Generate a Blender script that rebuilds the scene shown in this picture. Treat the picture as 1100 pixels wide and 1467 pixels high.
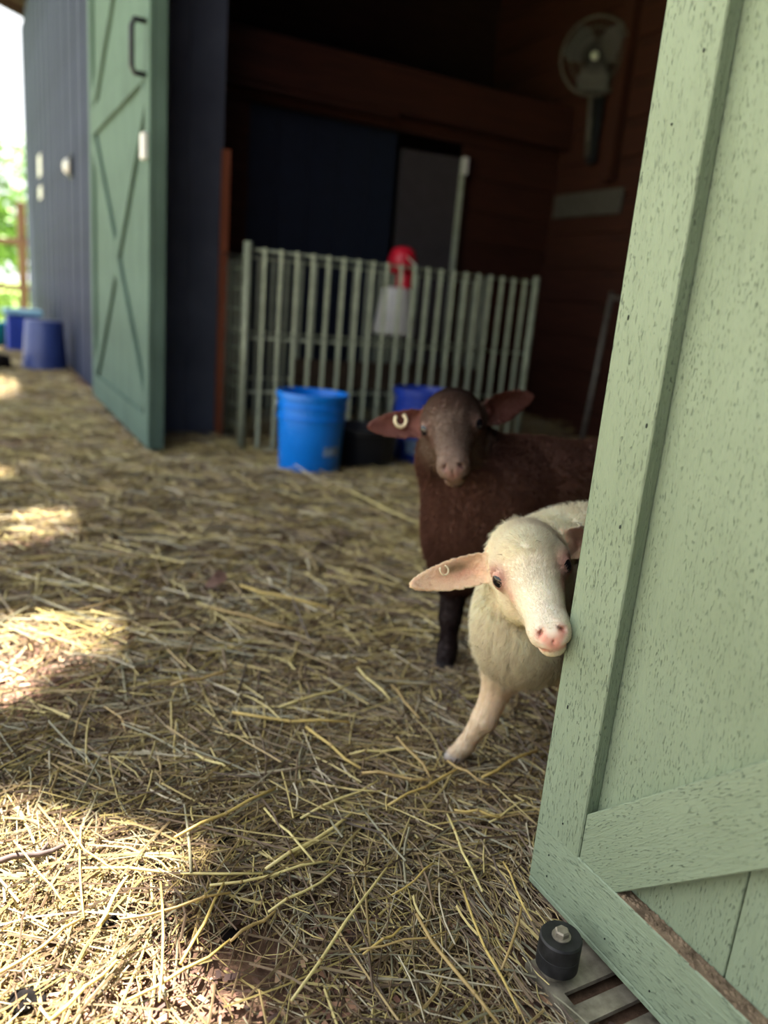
import bpy, bmesh, math, random
import numpy as np
from mathutils import Vector, Matrix

for o in list(bpy.data.objects):
    bpy.data.objects.remove(o, do_unlink=True)
C = bpy.context.scene.collection
S = bpy.context.scene
rng = np.random.default_rng(7)
random.seed(7)

# ------------------------------------------------------------------ camera
# World: x runs from the yard into the barn, y along the barn front, z up.
F, PP, CAMH = 1102.0, np.array([550.0, 733.5]), 0.75
_dn = np.array([193.0 - PP[0], 4840.0 - PP[1], F]); _dn /= np.linalg.norm(_dn)
_y = np.array([-44.0 - PP[0], 385.0 - PP[1], F]); _y -= _dn * (_y @ _dn); _y /= np.linalg.norm(_y)
_z = -_dn
_x = np.cross(_y, _z)
RW = np.array([_x, _y, _z])
CAM = np.array([0.0, 0.0, CAMH])
cam_d = bpy.data.cameras.new('camera')
cam = bpy.data.objects.new('camera', cam_d); C.objects.link(cam)
cam_d.sensor_fit = 'VERTICAL'; cam_d.sensor_height = 34.6; cam_d.sensor_width = 34.6
cam_d.lens = F / 1467.0 * 34.6
cam_d.clip_start = 0.02; cam_d.clip_end = 400
_m = np.eye(4); _m[:3, 0] = RW[:, 0]; _m[:3, 1] = -RW[:, 1]; _m[:3, 2] = -RW[:, 2]; _m[:3, 3] = CAM
cam.matrix_world = Matrix(_m.tolist())
cam_d.dof.use_dof = True
cam_d.dof.focus_distance = 0.94
cam_d.dof.aperture_fstop = 2.4
S.camera = cam
S.cycles.diffuse_bounces = 8
S.cycles.max_bounces = 14

# ------------------------------------------------------------------ sky, sun, exposure
w = bpy.data.worlds.new('sky'); S.world = w; w.use_nodes = True
bg = w.node_tree.nodes['Background']
bg.inputs[0].default_value = (0.93, 0.96, 1.0, 1); bg.inputs[1].default_value = 1.35
SUNV = Vector((-0.126, 0.36, 1.0)).normalized()       # towards the sun
sd = bpy.data.lights.new('sun', 'SUN'); sd.energy = 24.0; sd.angle = math.radians(0.53); sd.color = (1.0, 0.94, 0.85)
sun = bpy.data.objects.new('sun', sd); C.objects.link(sun)
sun.rotation_euler = SUNV.to_track_quat('Z', 'Y').to_euler(); sun.location = (-3, 6, 14)
S.view_settings.view_transform = 'Standard'; S.view_settings.look = 'None'
S.view_settings.gamma = 1.0; S.view_settings.use_curve_mapping = False
S.view_settings.exposure = 0.90

# ------------------------------------------------------------------ pixel -> place helpers (distances come from ground / wall planes)
def ray(p):
    return RW @ np.array([p[0] - PP[0], p[1] - PP[1], F])
def ground(p, z=0.0):
    d = ray(p); return CAM + d * ((z - CAMH) / d[2])
def atdepth(p, z):
    return CAM + ray(p) / F * z

# ------------------------------------------------------------------ tags
def tag(o, label=None, cat=None, group=None, kind=None):
    if label: o['label'] = label
    if cat: o['category'] = cat
    if group: o['group'] = group
    if kind: o['kind'] = kind
    return o
def thing(name, loc=(0, 0, 0), rz=0.0, label=None, cat=None, group=None, kind=None):
    o = bpy.data.objects.new(name, None); C.objects.link(o)
    o.location = loc; o.rotation_euler = (0, 0, rz); o.empty_display_size = 0.05
    return tag(o, label, cat, group, kind)
def link(name, me, mat, parent=None, M=None):
    o = bpy.data.objects.new(name, me); C.objects.link(o)
    if mat is not None and len(me.materials) == 0: me.materials.append(mat)
    if parent is not None: o.parent = parent
    if M is not None: o.matrix_local = M
    return o

# ------------------------------------------------------------------ materials
def lin(r, g, b):
    f = lambda c: (c / 255 / 12.92) if c / 255 <= 0.04045 else ((c / 255 + 0.055) / 1.055) ** 2.4
    return (f(r), f(g), f(b), 1.0)
class N:
    def __init__(s, name):
        s.m = bpy.data.materials.new(name); s.m.use_nodes = True
        s.t = s.m.node_tree; s.b = s.t.nodes['Principled BSDF']
    def node(s, ty, **kw):
        n = s.t.nodes.new(ty)
        for k, v in kw.items():
            if k.startswith('_'): setattr(n, k[1:], v)
            else: n.inputs[k].default_value = v
        return n
    def lk(s, a, b): s.t.links.new(a, b)
    def coords(s, scale=(1, 1, 1), kind='Object'):
        tc = s.node('ShaderNodeTexCoord'); mp = s.node('ShaderNodeMapping')
        mp.inputs['Scale'].default_value = scale; s.lk(tc.outputs[kind], mp.inputs[0]); return mp.outputs[0]
    def noise(s, vec, scale, detail=4.0, rough=0.55, dist=0.0):
        n = s.node('ShaderNodeTexNoise'); n.inputs['Scale'].default_value = scale; n.inputs['Detail'].default_value = detail
        n.inputs['Roughness'].default_value = rough; n.inputs['Distortion'].default_value = dist
        s.lk(vec, n.inputs['Vector']); return n.outputs['Fac']
    def ramp(s, fac, stops):
        r = s.node('ShaderNodeValToRGB'); e = r.color_ramp.elements
        e[0].position, e[0].color = stops[0]; e[1].position, e[1].color = stops[-1]
        for p, c in stops[1:-1]:
            q = e.new(p); q.color = c
        s.lk(fac, r.inputs[0]); return r.outputs[0]
    def mix(s, fac, a, b, mode='MIX'):
        n = s.node('ShaderNodeMix', _data_type='RGBA', _blend_type=mode)
        for v, i in ((fac, 0), (a, 6), (b, 7)):
            if hasattr(v, 'is_linked') or isinstance(v, bpy.types.NodeSocket): s.lk(v, n.inputs[i])
            else: n.inputs[i].default_value = v
        return n.outputs[2]
    def bump(s, h, strength, dist):
        n = s.node('ShaderNodeBump'); n.inputs['Strength'].default_value = strength; n.inputs['Distance'].default_value = dist
        s.lk(h, n.inputs['Height']); s.lk(n.outputs[0], s.b.inputs['Normal'])
    def col(s, v):
        if isinstance(v, bpy.types.NodeSocket): s.lk(v, s.b.inputs['Base Color'])
        else: s.b.inputs['Base Color'].default_value = v
        return s
    def set(s, rough=0.6, metal=0.0, spec=0.5):
        s.b.inputs['Roughness'].default_value = rough; s.b.inputs['Metallic'].default_value = metal
        s.b.inputs['Specular IOR Level'].default_value = spec; return s

def mat_paint(name, base, fleck, dirt, grain_strength=0.8, fl=0.60):
    """rough-sawn painted board, grain along local x"""
    n = N(name)
    v = n.coords((1, 1, 1)); vs = n.coords((9, 60, 60)); vf = n.coords((60, 420, 420)); vb = n.coords((120, 560, 560))
    big = n.noise(v, 3.5, 5)
    g = n.noise(vs, 1.0, 6, 0.7, 1.2)
    fine = n.noise(vf, 1.0, 3, 0.7)
    sp = n.noise(vb, 1.0, 2, 0.5)
    c = n.mix(n.ramp(big, [(0.30, (0, 0, 0, 1)), (0.75, (1, 1, 1, 1))]), base, dirt)
    # dark open-grain flecks, where the coarse grain lets them through
    m = n.node('ShaderNodeMath', _operation='MULTIPLY')
    n.lk(n.ramp(sp, [(fl, (0, 0, 0, 1)), (fl + 0.07, (1, 1, 1, 1))]), m.inputs[0])
    n.lk(n.ramp(g, [(0.38, (0, 0, 0, 1)), (0.60, (1, 1, 1, 1))]), m.inputs[1])
    c2 = n.mix(m.outputs[0], c, fleck)
    n.col(c2)
    a = n.node('ShaderNodeMath', _operation='MULTIPLY_ADD'); n.lk(fine, a.inputs[0]); a.inputs[1].default_value = 0.5; n.lk(g, a.inputs[2])
    s2 = n.node('ShaderNodeMath', _operation='MULTIPLY_ADD'); n.lk(m.outputs[0], s2.inputs[0]); s2.inputs[1].default_value = -0.8; n.lk(a.outputs[0], s2.inputs[2])
    n.bump(s2.outputs[0], grain_strength, 0.0025)
    n.set(0.55, 0, 0.35); return n.m
def mat_wood(name, a, b, rough=0.75, sc=(2.0, 25, 25)):
    n = N(name); g = n.noise(n.coords(sc), 1.0, 6, 0.65, 1.5)
    n.col(n.ramp(g, [(0.3, a), (0.7, b)])); n.bump(g, 0.4, 0.003); n.set(rough, 0, 0.3); return n.m
def mat_flat(name, a, rough=0.5, metal=0.0, var=0.12, sc=14.0, spec=0.5):
    n = N(name); f = n.noise(n.coords(), sc, 5)
    d = tuple(x * (1 - 2.2 * var) for x in a[:3]) + (1,); e = tuple(min(1, x * (1 + var)) for x in a[:3]) + (1,)
    n.col(n.ramp(f, [(0.3, d), (0.7, e)])); n.set(rough, metal, spec); return n.m
def mat_attr(name, rough=0.7, spec=0.25, sub=0.0, vary=None):
    n = N(name); a = n.node('ShaderNodeAttribute', _attribute_name='col')
    c = a.outputs['Color']
    if vary:
        f = n.noise(n.coords(), vary, 4)
        c = n.mix(1.0, c, n.ramp(f, [(0.25, (0.72, 0.70, 0.68, 1)), (0.7, (1, 1, 1, 1))]), 'MULTIPLY')
    n.col(c); n.set(rough, 0, spec)
    if sub:
        n.b.inputs['Subsurface Weight'].default_value = sub
        n.b.inputs['Subsurface Radius'].default_value = (0.012, 0.005, 0.003)
        n.b.inputs['Subsurface Scale'].default_value = 0.6
    return n.m

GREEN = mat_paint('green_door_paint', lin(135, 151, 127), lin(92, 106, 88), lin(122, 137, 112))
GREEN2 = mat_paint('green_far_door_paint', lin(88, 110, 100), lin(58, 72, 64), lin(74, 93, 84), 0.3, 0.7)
SIDING = mat_paint('slate_siding_paint', lin(56, 63, 84), lin(33, 38, 50), lin(45, 51, 68), 0.3, 0.68)
NAVY = mat_paint('navy_jamb_paint', lin(92, 99, 114), lin(56, 61, 72), lin(74, 80, 94), 0.25, 0.7)
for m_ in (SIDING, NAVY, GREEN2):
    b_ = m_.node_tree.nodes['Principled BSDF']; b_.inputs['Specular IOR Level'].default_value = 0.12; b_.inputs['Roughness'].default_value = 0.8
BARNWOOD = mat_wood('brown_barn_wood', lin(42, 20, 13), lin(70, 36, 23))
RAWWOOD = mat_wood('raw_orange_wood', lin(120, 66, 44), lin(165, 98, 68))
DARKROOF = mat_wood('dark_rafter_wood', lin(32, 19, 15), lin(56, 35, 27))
FENCEM = mat_flat('dull_painted_steel', lin(146, 154, 134), 0.55, 0.15, 0.15, 30)
DIMM = mat_flat('dim_grey_metal', lin(92, 88, 82), 0.55, 0.3, 0.15, 30)
DIMW = mat_wood('weathered_grey_wood', lin(52, 42, 34), lin(84, 70, 56))
GALV = mat_flat('pale_painted_steel', lin(196, 205, 184), 0.5, 0.25, 0.12, 30)
STEEL = mat_flat('worn_zinc_steel', lin(165, 157, 140), 0.5, 0.5, 0.3, 40)
BLACKM = mat_flat('black_iron', lin(38, 40, 44), 0.5, 0.3)
RUBBER = mat_flat('dusty_black_rubber', lin(36, 36, 37), 0.55, 0, 0.45, 45)
DIRT = mat_flat('brown_dirt', lin(134, 116, 96), 0.95, 0, 0.3, 60, 0.1)
BLUEP = mat_flat('bright_blue_plastic', lin(0, 122, 226), 0.35, 0, 0.05, 10)
NAVYP = mat_flat('dark_blue_plastic', lin(30, 62, 165), 0.4, 0, 0.06)
SLATEP = mat_flat('slate_blue_plastic', lin(44, 62, 122), 0.4, 0, 0.06)
PALEP = mat_flat('pale_blue_plastic', lin(135, 185, 215), 0.4, 0, 0.05)
TEALP = mat_flat('teal_plastic', lin(20, 150, 165), 0.4, 0, 0.05)
BLACKP = mat_flat('black_plastic', lin(24, 26, 32), 0.45, 0, 0.1)
WHITEP = mat_flat('white_plastic', lin(225, 225, 222), 0.45, 0, 0.05)
REDP = mat_flat('red_plastic', lin(200, 24, 50), 0.4, 0, 0.06)
GREYDOOR = mat_flat('dim_grey_door', lin(66, 62, 66), 0.5, 0, 0.08)
NAVYDOOR = mat_flat('dark_navy_panel', lin(12, 26, 48), 0.7, 0, 0.1)
STRAW = mat_attr('straw', 0.5, 0.35, 0, 120)
CHIP = mat_attr('wood_chips', 0.85, 0.15)
LEAF = mat_attr('leaves', 0.6, 0.3)
WOOLSKIN = mat_attr('lamb_skin', 0.65, 0.25, 0.25)
def mat_fur():
    m = bpy.data.materials.new('lamb_wool'); m.use_nodes = True; t = m.node_tree; t.nodes.clear()
    a = t.nodes.new('ShaderNodeAttribute'); a.attribute_name = 'col'
    d = t.nodes.new('ShaderNodeBsdfDiffuse'); tr_ = t.nodes.new('ShaderNodeBsdfTranslucent'); mx = t.nodes.new('ShaderNodeMixShader'); mx.inputs[0].default_value = 0.55
    o_ = t.nodes.new('ShaderNodeOutputMaterial')
    for b_ in (d, tr_): t.links.new(a.outputs['Color'], b_.inputs['Color'])
    t.links.new(d.outputs[0], mx.inputs[1]); t.links.new(tr_.outputs[0], mx.inputs[2]); t.links.new(mx.outputs[0], o_.inputs['Surface']); return m
FUR = mat_fur()
EYE = mat_flat('dark_glossy_eye', lin(16, 15, 20), 0.06, 0, 0.1)
TAGM = mat_flat('cream_ear_tag', lin(226, 214, 178), 0.45, 0, 0.06)
HOLE = mat_flat('dark_knot', lin(40, 46, 42), 0.9, 0, 0.1)
BARK = mat_wood('grey_bark', lin(70, 60, 52), lin(120, 108, 95), 0.9)
CLOD = mat_flat('black_dung', lin(22, 19, 18), 0.95, 0, 0.3, 60, 0.1)
TWIG = mat_flat('grey_brown_twig', lin(92, 76, 72), 0.8, 0, 0.25, 60)

def mat_soil():
    n = N('reddish_chip_soil'); v = n.coords()
    a = n.noise(v, 40, 8, 0.75); b = n.noise(v, 3.0, 4)
    c = n.ramp(a, [(0.28, lin(70, 52, 46)), (0.5, lin(128, 98, 84)), (0.72, lin(176, 140, 116))])
    n.col(n.mix(n.ramp(b, [(0.35, (0, 0, 0, 1)), (0.7, (0.6, 0.6, 0.6, 1))]), c, lin(96, 86, 66)))
    n.bump(a, 0.8, 0.01); n.set(0.95, 0, 0.1); return n.m
SOIL = mat_soil()
def mat_lawn():
    n = N('lawn'); a = n.noise(n.coords(), 6, 8, 0.7)
    n.col(n.ramp(a, [(0.3, lin(92, 120, 58)), (0.7, lin(150, 172, 96))])); n.set(0.9, 0, 0.1); return n.m
LAWN = mat_lawn()

# ------------------------------------------------------------------ mesh helpers
def newmesh(name, V, Fc, smooth=False, col=None):
    me = bpy.data.meshes.new(name)
    V = np.asarray(V, np.float32)
    if isinstance(Fc, np.ndarray) and Fc.ndim == 2:
        nf, k = Fc.shape
        me.vertices.add(len(V)); me.vertices.foreach_set('co', V.ravel())
        me.loops.add(nf * k); me.loops.foreach_set('vertex_index', Fc.astype(np.int32).ravel())
        me.polygons.add(nf)
        me.polygons.foreach_set('loop_start', np.arange(0, nf * k, k, dtype=np.int32))
        me.polygons.foreach_set('loop_total', np.full(nf, k, np.int32))
        me.polygons.foreach_set('use_smooth', np.full(nf, smooth, bool))
        me.update(calc_edges=True)
    else:
        me.from_pydata([tuple(map(float, v)) for v in V], [], Fc); me.update()
        if smooth:
            for p in me.polygons: p.use_smooth = True
    if col is not None:
        a = me.color_attributes.new('col', 'FLOAT_COLOR', 'POINT')
        c = np.ones((len(V), 4), np.float32); c[:, :3] = col
        a.data.foreach_set('color', c.ravel())
    return me
def bm_mesh(name, bm, smooth=False):
    bmesh.ops.recalc_face_normals(bm, faces=bm.faces)
    me = bpy.data.meshes.new(name); bm.to_mesh(me); bm.free()
    if smooth:
        for p in me.polygons: p.use_smooth = True
    return me
def box_bm(x0, x1, y0, y1, z0, z1, bevel=0.0, bm=None):
    own = bm is None
    if own: bm = bmesh.new()
    r = bmesh.ops.create_cube(bm, size=1.0)
    bmesh.ops.transform(bm, matrix=Matrix.Translation(((x0 + x1) / 2, (y0 + y1) / 2, (z0 + z1) / 2)) @ Matrix.Diagonal((x1 - x0, y1 - y0, z1 - z0, 1)), verts=r['verts'])
    if bevel:
        es = list({e for v in r['verts'] for e in v.link_edges})
        bmesh.ops.bevel(bm, geom=es, offset=bevel, segments=1, affect='EDGES')
    return bm
def box(name, x0, x1, y0, y1, z0, z1, mat, parent=None, bevel=0.0):
    """box whose origin sits at its own base, so that grain and bump follow it"""
    c = ((x0 + x1) / 2, (y0 + y1) / 2, z0)
    me = bm_mesh(name, box_bm(x0 - c[0], x1 - c[0], y0 - c[1], y1 - c[1], 0, z1 - z0, bevel))
    o = link(name, me, mat, parent)
    o.location = c if parent is None else Vector(c) - Vector(parent.location)
    return o
def board(name, a, b, width, thick, wdir, mat, parent, bevel=0.0012, cut=None):
    """plank from a to b (length = local x, so grain runs along it); wdir = direction of its width"""
    a = Vector(a); b = Vector(b); L = (b - a).length; ex = (b - a).normalized()
    ez = ex.cross(Vector(wdir)).normalized(); ey = ez.cross(ex)
    me = bm_mesh(name, box_bm(0, L, -width / 2, width / 2, -thick / 2, thick / 2, bevel))
    M = Matrix((ex, ey, ez)).transposed().to_4x4(); M.translation = a - (parent.location if parent else Vector())
    return link(name, me, mat, parent, M)
def tube(P, r, seg=8, cap=True):
    P = [Vector(p) for p in P]; n = len(P); rs = r if hasattr(r, '__len__') else [r] * n
    V, Fc = [], []; up = Vector((0, 0, 1)); prev = None
    for i, p in enumerate(P):
        t = (P[min(i + 1, n - 1)] - P[max(i - 1, 0)]).normalized()
        if prev is None:
            u = t.cross(up)
            if u.length < 1e-3: u = t.cross(Vector((1, 0, 0)))
            u.normalize()
        else:
            u = (prev - t * prev.dot(t)).normalized()
        prev = u; v = t.cross(u)
        for k in range(seg):
            a = 2 * math.pi * k / seg
            V.append(p + (u * math.cos(a) + v * math.sin(a)) * rs[i])
    for i in range(n - 1):
        for k in range(seg):
            Fc.append((i * seg + k, i * seg + (k + 1) % seg, (i + 1) * seg + (k + 1) % seg, (i + 1) * seg + k))
    if cap:
        Fc.append(tuple(range(seg))[::-1]); Fc.append(tuple((n - 1) * seg + k for k in range(seg)))
    return V, Fc
def tube_obj(name, P, r, mat, parent=None, seg=8, smooth=True):
    off = parent.location if parent else Vector()
    V, Fc = tube(P, r, seg)
    return link(name, newmesh(name, [v - off for v in V], Fc, smooth), mat, parent)
def lathe(profile, seg=32):
    V, Fc = [], []
    for (r, z) in profile:
        for k in range(seg):
            a = 2 * math.pi * k / seg; V.append((r * math.cos(a), r * math.sin(a), z))
    for i in range(len(profile) - 1):
        for k in range(seg):
            Fc.append((i * seg + k, i * seg + (k + 1) % seg, (i + 1) * seg + (k + 1) % seg, (i + 1) * seg + k))
    Fc.append(tuple(range(seg))[::-1]); Fc.append(tuple((len(profile) - 1) * seg + k for k in range(seg)))
    return V, Fc
def lathe_obj(name, profile, mat, parent=None, loc=(0, 0, 0), seg=32, smooth=True):
    V, Fc = lathe(profile, seg)
    me = newmesh(name, V, Fc, smooth)
    if smooth:
        try: me.set_sharp_from_angle(angle=math.radians(40))
        except Exception: pass
    o = link(name, me, mat, parent); o.location = loc; return o

def sub(o, part):
    m = part.matrix_basis.inverted() @ o.matrix_basis; o.parent = part; o.matrix_basis = m; return o
# ================================================================== THE SETTING
XD = 0.62            # outer face of the near door
WX = 0.74            # outer face of the barn front
# ---- ground
def grid_mesh(name, x0, x1, y0, y1, n, m, amp):
    xs = np.linspace(x0, x1, n); ys = np.linspace(y0, y1, m)
    X, Y = np.meshgrid(xs, ys, indexing='ij')
    Z = amp * (np.sin(X * 7 + 1.3 * np.sin(Y * 3)) * np.sin(Y * 6.1 + X) + 0.5 * np.sin(X * 17 + Y * 13)) * 0.5 - amp
    V = np.stack([X, Y, Z], -1).reshape(-1, 3)
    i = np.arange(n * m).reshape(n, m)
    Fc = np.stack([i[:-1, :-1], i[1:, :-1], i[1:, 1:], i[:-1, 1:]], -1).reshape(-1, 4)
    return newmesh(name, V, Fc, True)
fl = link('floor', grid_mesh('floor', -3.0, 6.5, -4.0, 10.5, 96, 146, 0.005), SOIL)
tag(fl, 'reddish brown earth floor strewn with wood chips', 'floor', kind='structure')
lawn = link('lawn', grid_mesh('lawn', -60, 60, -40, 90, 60, 60, 0.012), LAWN); lawn.location.z = -0.03
tag(lawn, 'sunlit green lawn beyond the far end of the barn', 'lawn', kind='structure')

BOUNCE_GRAVEL = mat_flat('added_bounce_gravel', lin(172, 158, 138), 0.95, 0, 0.15, 25, 0.1)  # pale ground added out of view, bounces sun onto lambs and doors
gv = link('yard', grid_mesh('yard', -9.0, -0.75, -1.7, 14.0, 60, 100, 0.008), BOUNCE_GRAVEL); gv.location.z = 0.004
tag(gv, 'unseen pale gravel ground added to bounce sunlight towards the barn', 'yard', kind='structure')
# ---- barn front, left of the opening: slate siding boards
wl = thing('wall_left', (WX, 3.9, 0), label='slate blue vertical board siding of the barn front', cat='wall', kind='structure')
y = 3.9; i = 0
while y < 12.3:
    bw = 0.185
    board('siding_board', (WX + 0.012 + 0.003 * (i % 3), y + bw / 2, 0), (WX + 0.012 + 0.003 * (i % 3), y + bw / 2, 3.85), bw - 0.008, 0.024, (0, 1, 0), SIDING, wl)
    y += bw; i += 1
box('backing', WX + 0.026, WX + 0.12, 3.9, 12.3, 0, 3.9, NAVY, wl)
# jamb return at the far side of the opening
jb = thing('trim_1', (0.76, 3.90, 0), label='dark navy boarded jamb at the far side of the barn opening', cat='jamb', kind='structure')
for k in range(2):
    board('jamb_board', (0.84 + 0.168 * k + 0.004, 3.91, 0), (0.84 + 0.168 * k + 0.004, 3.91, 2.75), 0.166, 0.024, (1, 0, 0), NAVY, jb)
box('jamb_core', 0.76, 1.088, 3.922, 4.1, 0, 2.75, NAVY, jb)
# raw wood corner strip
st = thing('trim_2', (1.105, 3.90, 0), label='raw orange-brown upright wood strip at the inner corner of the jamb', cat='trim', kind='structure')
board('strip_lower', (1.105, 3.90, 0), (1.105, 3.90, 0.93), 0.042, 0.03, (1, 0, 0), RAWWOOD, st)
board('strip_upper', (1.105, 3.90, 0.935), (1.105, 3.90, 1.40), 0.042, 0.03, (1, 0, 0), RAWWOOD, st)
# front wall on the near side (behind the near door) and above the opening
wr = thing('wall_right', (WX, 0.12, 0), label='slate siding of the barn front behind the near door', cat='wall', kind='structure')
y = 0.12; i = 0
while y > -4.0:
    board('siding_board', (WX + 0.012, y - 0.0925, 0), (WX + 0.012, y - 0.0925, 3.85), 0.177, 0.024, (0, 1, 0), SIDING, wr); y -= 0.185
box('backing', WX + 0.026, WX + 0.12, -4.0, 0.12, 0, 3.9, NAVY, wr)
wt = box('wall_header', WX + 0.02, WX + 0.14, 0.12, 3.9, 2.75, 4.0, SIDING)
tag(wt, 'slate header wall over the barn opening', 'wall', kind='structure')

# ---- interior: partition across (facing -y), back wall (facing -x), near end wall
PY, BX = 4.6, 3.63
wp = thing('wall_partition', (0.86, PY, 0), label='brown plank partition wall with a dark doorway behind the pen', cat='wall', kind='structure')
def planks(parent, a, b, z0, z1, step, nrm, jit=0.006):
    z = z0; k = 0
    while z < z1 - 0.01:
        h = min(step, z1 - z); j = rng.uniform(-jit, jit)
        off = Vector(nrm) * j
        board('plank', Vector((a[0], a[1], z + h / 2)) + off, Vector((b[0], b[1], z + h / 2)) + off, h - 0.006, 0.025, (0, 0, 1), BARNWOOD, parent)
        z += h; k += 1
planks(wp, (0.86, PY), (1.43, PY), 0, 1.79, 0.2, (0, 1, 0))
planks(wp, (2.86, PY), (BX, PY), 0, 1.79, 0.2, (0, 1, 0))
planks(wp, (0.86, PY), (BX, PY), 1.79, 2.15, 0.18, (0, 1, 0))
bm_ = board('beam', (0.86, PY - 0.08, 1.985), (BX, PY - 0.08, 1.985), 0.25, 0.12, (0, 0, 1), BARNWOOD, wp, 0.006)
board('beam_lip', (0.86, PY - 0.10, 1.84), (2.3, PY - 0.10, 1.84), 0.03, 0.09, (0, 0, 1), BARNWOOD, wp, 0.003)
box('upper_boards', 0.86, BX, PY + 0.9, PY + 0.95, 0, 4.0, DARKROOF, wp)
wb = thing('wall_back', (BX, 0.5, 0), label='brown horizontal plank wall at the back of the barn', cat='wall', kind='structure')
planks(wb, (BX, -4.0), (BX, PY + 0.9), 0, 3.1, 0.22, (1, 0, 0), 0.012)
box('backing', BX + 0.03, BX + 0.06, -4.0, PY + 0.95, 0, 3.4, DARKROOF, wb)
for yy in (3.3, 4.02):
    board('stud', (BX - 0.05, yy, 1.62), (BX - 0.05, yy, 2.95), 0.09, 0.07, (0, 1, 0), BARNWOOD, wb)
wn = box('wall_near', WX + 0.12, BX + 0.06, -4.05, -4.0, 0, 4.0, BARNWOOD); tag(wn, 'brown end wall of the barn out of sight to the right', 'wall', kind='structure')
# dark opening contents: navy sliding panel and a grey door standing ajar
nd = thing('door_3', (1.91, PY + 0.06, 0.0), label='dark navy panel closing the doorway above the pen bars', cat='door', kind='structure')
for k in range(5):
    board('navy_board', (1.43 + 0.097 + 0.194 * k, PY + 0.06, 0), (1.43 + 0.097 + 0.194 * k, PY + 0.06, 1.79), 0.190, 0.03, (1, 0, 0), NAVYDOOR, nd)
gd = thing('door_4', (2.40, PY + 0.02, 0.0), label='dim grey inner door standing ajar beside the navy panel', cat='door', kind='structure')
ang = math.radians(-8); dx, dy = math.cos(ang), math.sin(ang)
board('door_leaf', (2.40 + 0.22 * dx, PY + 0.02 + 0.22 * dy, 0.02), (2.40 + 0.22 * dx, PY + 0.02 + 0.22 * dy, 1.70), 0.40, 0.035, (dx, dy, 0), GREYDOOR, gd, 0.003)
board('edge_strip', (2.40 + 0.435 * dx, PY + 0.01 + 0.435 * dy, 0.02), (2.40 + 0.435 * dx, PY + 0.01 + 0.435 * dy, 1.70), 0.03, 0.045, (dx, dy, 0), GALV, gd, 0.003)
board('top_latch', (2.40 + 0.435 * dx, PY - 0.025 + 0.435 * dy, 1.60), (2.40 + 0.435 * dx, PY - 0.025 + 0.435 * dy, 1.70), 0.04, 0.02, (dx, dy, 0), WHITEP, gd, 0.003)

# board wall added behind the camera to darken door edges facing it
wa = thing('wall_shade_added', (-1.6, -1.75, 0), label='unseen slate board wall added behind the viewpoint to block light', cat='wall', kind='structure')
for k in range(26):
    xx = WX - 0.02 - 0.0925 - 0.185 * k
    board('siding_board', (xx, -1.75, 0), (xx, -1.75, 3.9), 0.177, 0.024, (1, 0, 0), SIDING, wa)
box('backing', -4.1, WX - 0.02, -1.80, -1.765, 0, 3.9, NAVY, wa)

# ---- shed roof: high at the front, lower at the back, with rafters; overhang shades the yard
rf = thing('ceiling', (-0.26, 4.0, 4.30), label='dark board roof underside with rafters and a wide front overhang', cat='roof', kind='structure')
def rz_(x): return 4.30 - (x + 0.26) * 0.30
yy = -4.1
V = []; bmr = bmesh.new()
y = -4.2; k = 0
while y < 12.5:
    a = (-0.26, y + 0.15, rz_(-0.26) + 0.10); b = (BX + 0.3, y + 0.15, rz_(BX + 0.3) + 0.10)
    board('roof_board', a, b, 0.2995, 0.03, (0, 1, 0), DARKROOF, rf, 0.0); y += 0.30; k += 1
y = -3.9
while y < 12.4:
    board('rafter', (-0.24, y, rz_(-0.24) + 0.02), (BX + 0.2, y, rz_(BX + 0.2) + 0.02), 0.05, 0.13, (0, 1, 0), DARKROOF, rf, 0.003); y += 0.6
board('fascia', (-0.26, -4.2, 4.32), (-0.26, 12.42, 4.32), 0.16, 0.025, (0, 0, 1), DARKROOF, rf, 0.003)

# ================================================================== NEAR SLIDING DOOR
d1 = thing('door_1', (XD, 0.65, 0.03), label='big pale green barn door with raised frame and diagonal brace', cat='door', kind='structure')
ZB, ZT, YE, YN = 0.03, 2.72, 0.65, -1.15
sw = 0.078
T = 0.02
# panel boards (recessed 2 cm), tight joints
edges = [YE, 0.376, 0.11, -0.16, -0.43, -0.70, -0.95, YN]
for a, b in zip(edges[:-1], edges[1:]):
    board('panel_board', (XD + T + 0.0125, (a + b) / 2, ZB + 0.004), (XD + T + 0.0125, (a + b) / 2, ZT), abs(a - b) - 0.0016, 0.025, (0, 1, 0), GREEN, d1, 0.001)
for ysl in (YE - sw / 2, YN + sw / 2):
    board('stile', (XD + T / 2, ysl, ZB + 0.0925), (XD + T / 2, ysl, ZT), sw, T, (0, 1, 0), GREEN, d1, 0.0015)
for zc in (0.0455 + ZB + 0.0035, 1.62, ZT - 0.05):
    ya, yb = (YE, YN) if zc < 0.2 else (YE - sw, YN + sw)
    board('rail', (XD + T / 2, ya, zc + 0.0035), (XD + T / 2, yb, zc + 0.0035), 0.0855 if zc < 0.2 else 0.09, T, (0, 0, 1), GREEN, d1, 0.0015)
board('bottom_strip', (XD + T / 2 + 0.001, YE, ZB + 0.0045), (XD + T / 2 + 0.001, YN, ZB + 0.0045), 0.0085, T + 0.002, (0, 0, 1), GREEN, d1, 0.0015)
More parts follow.
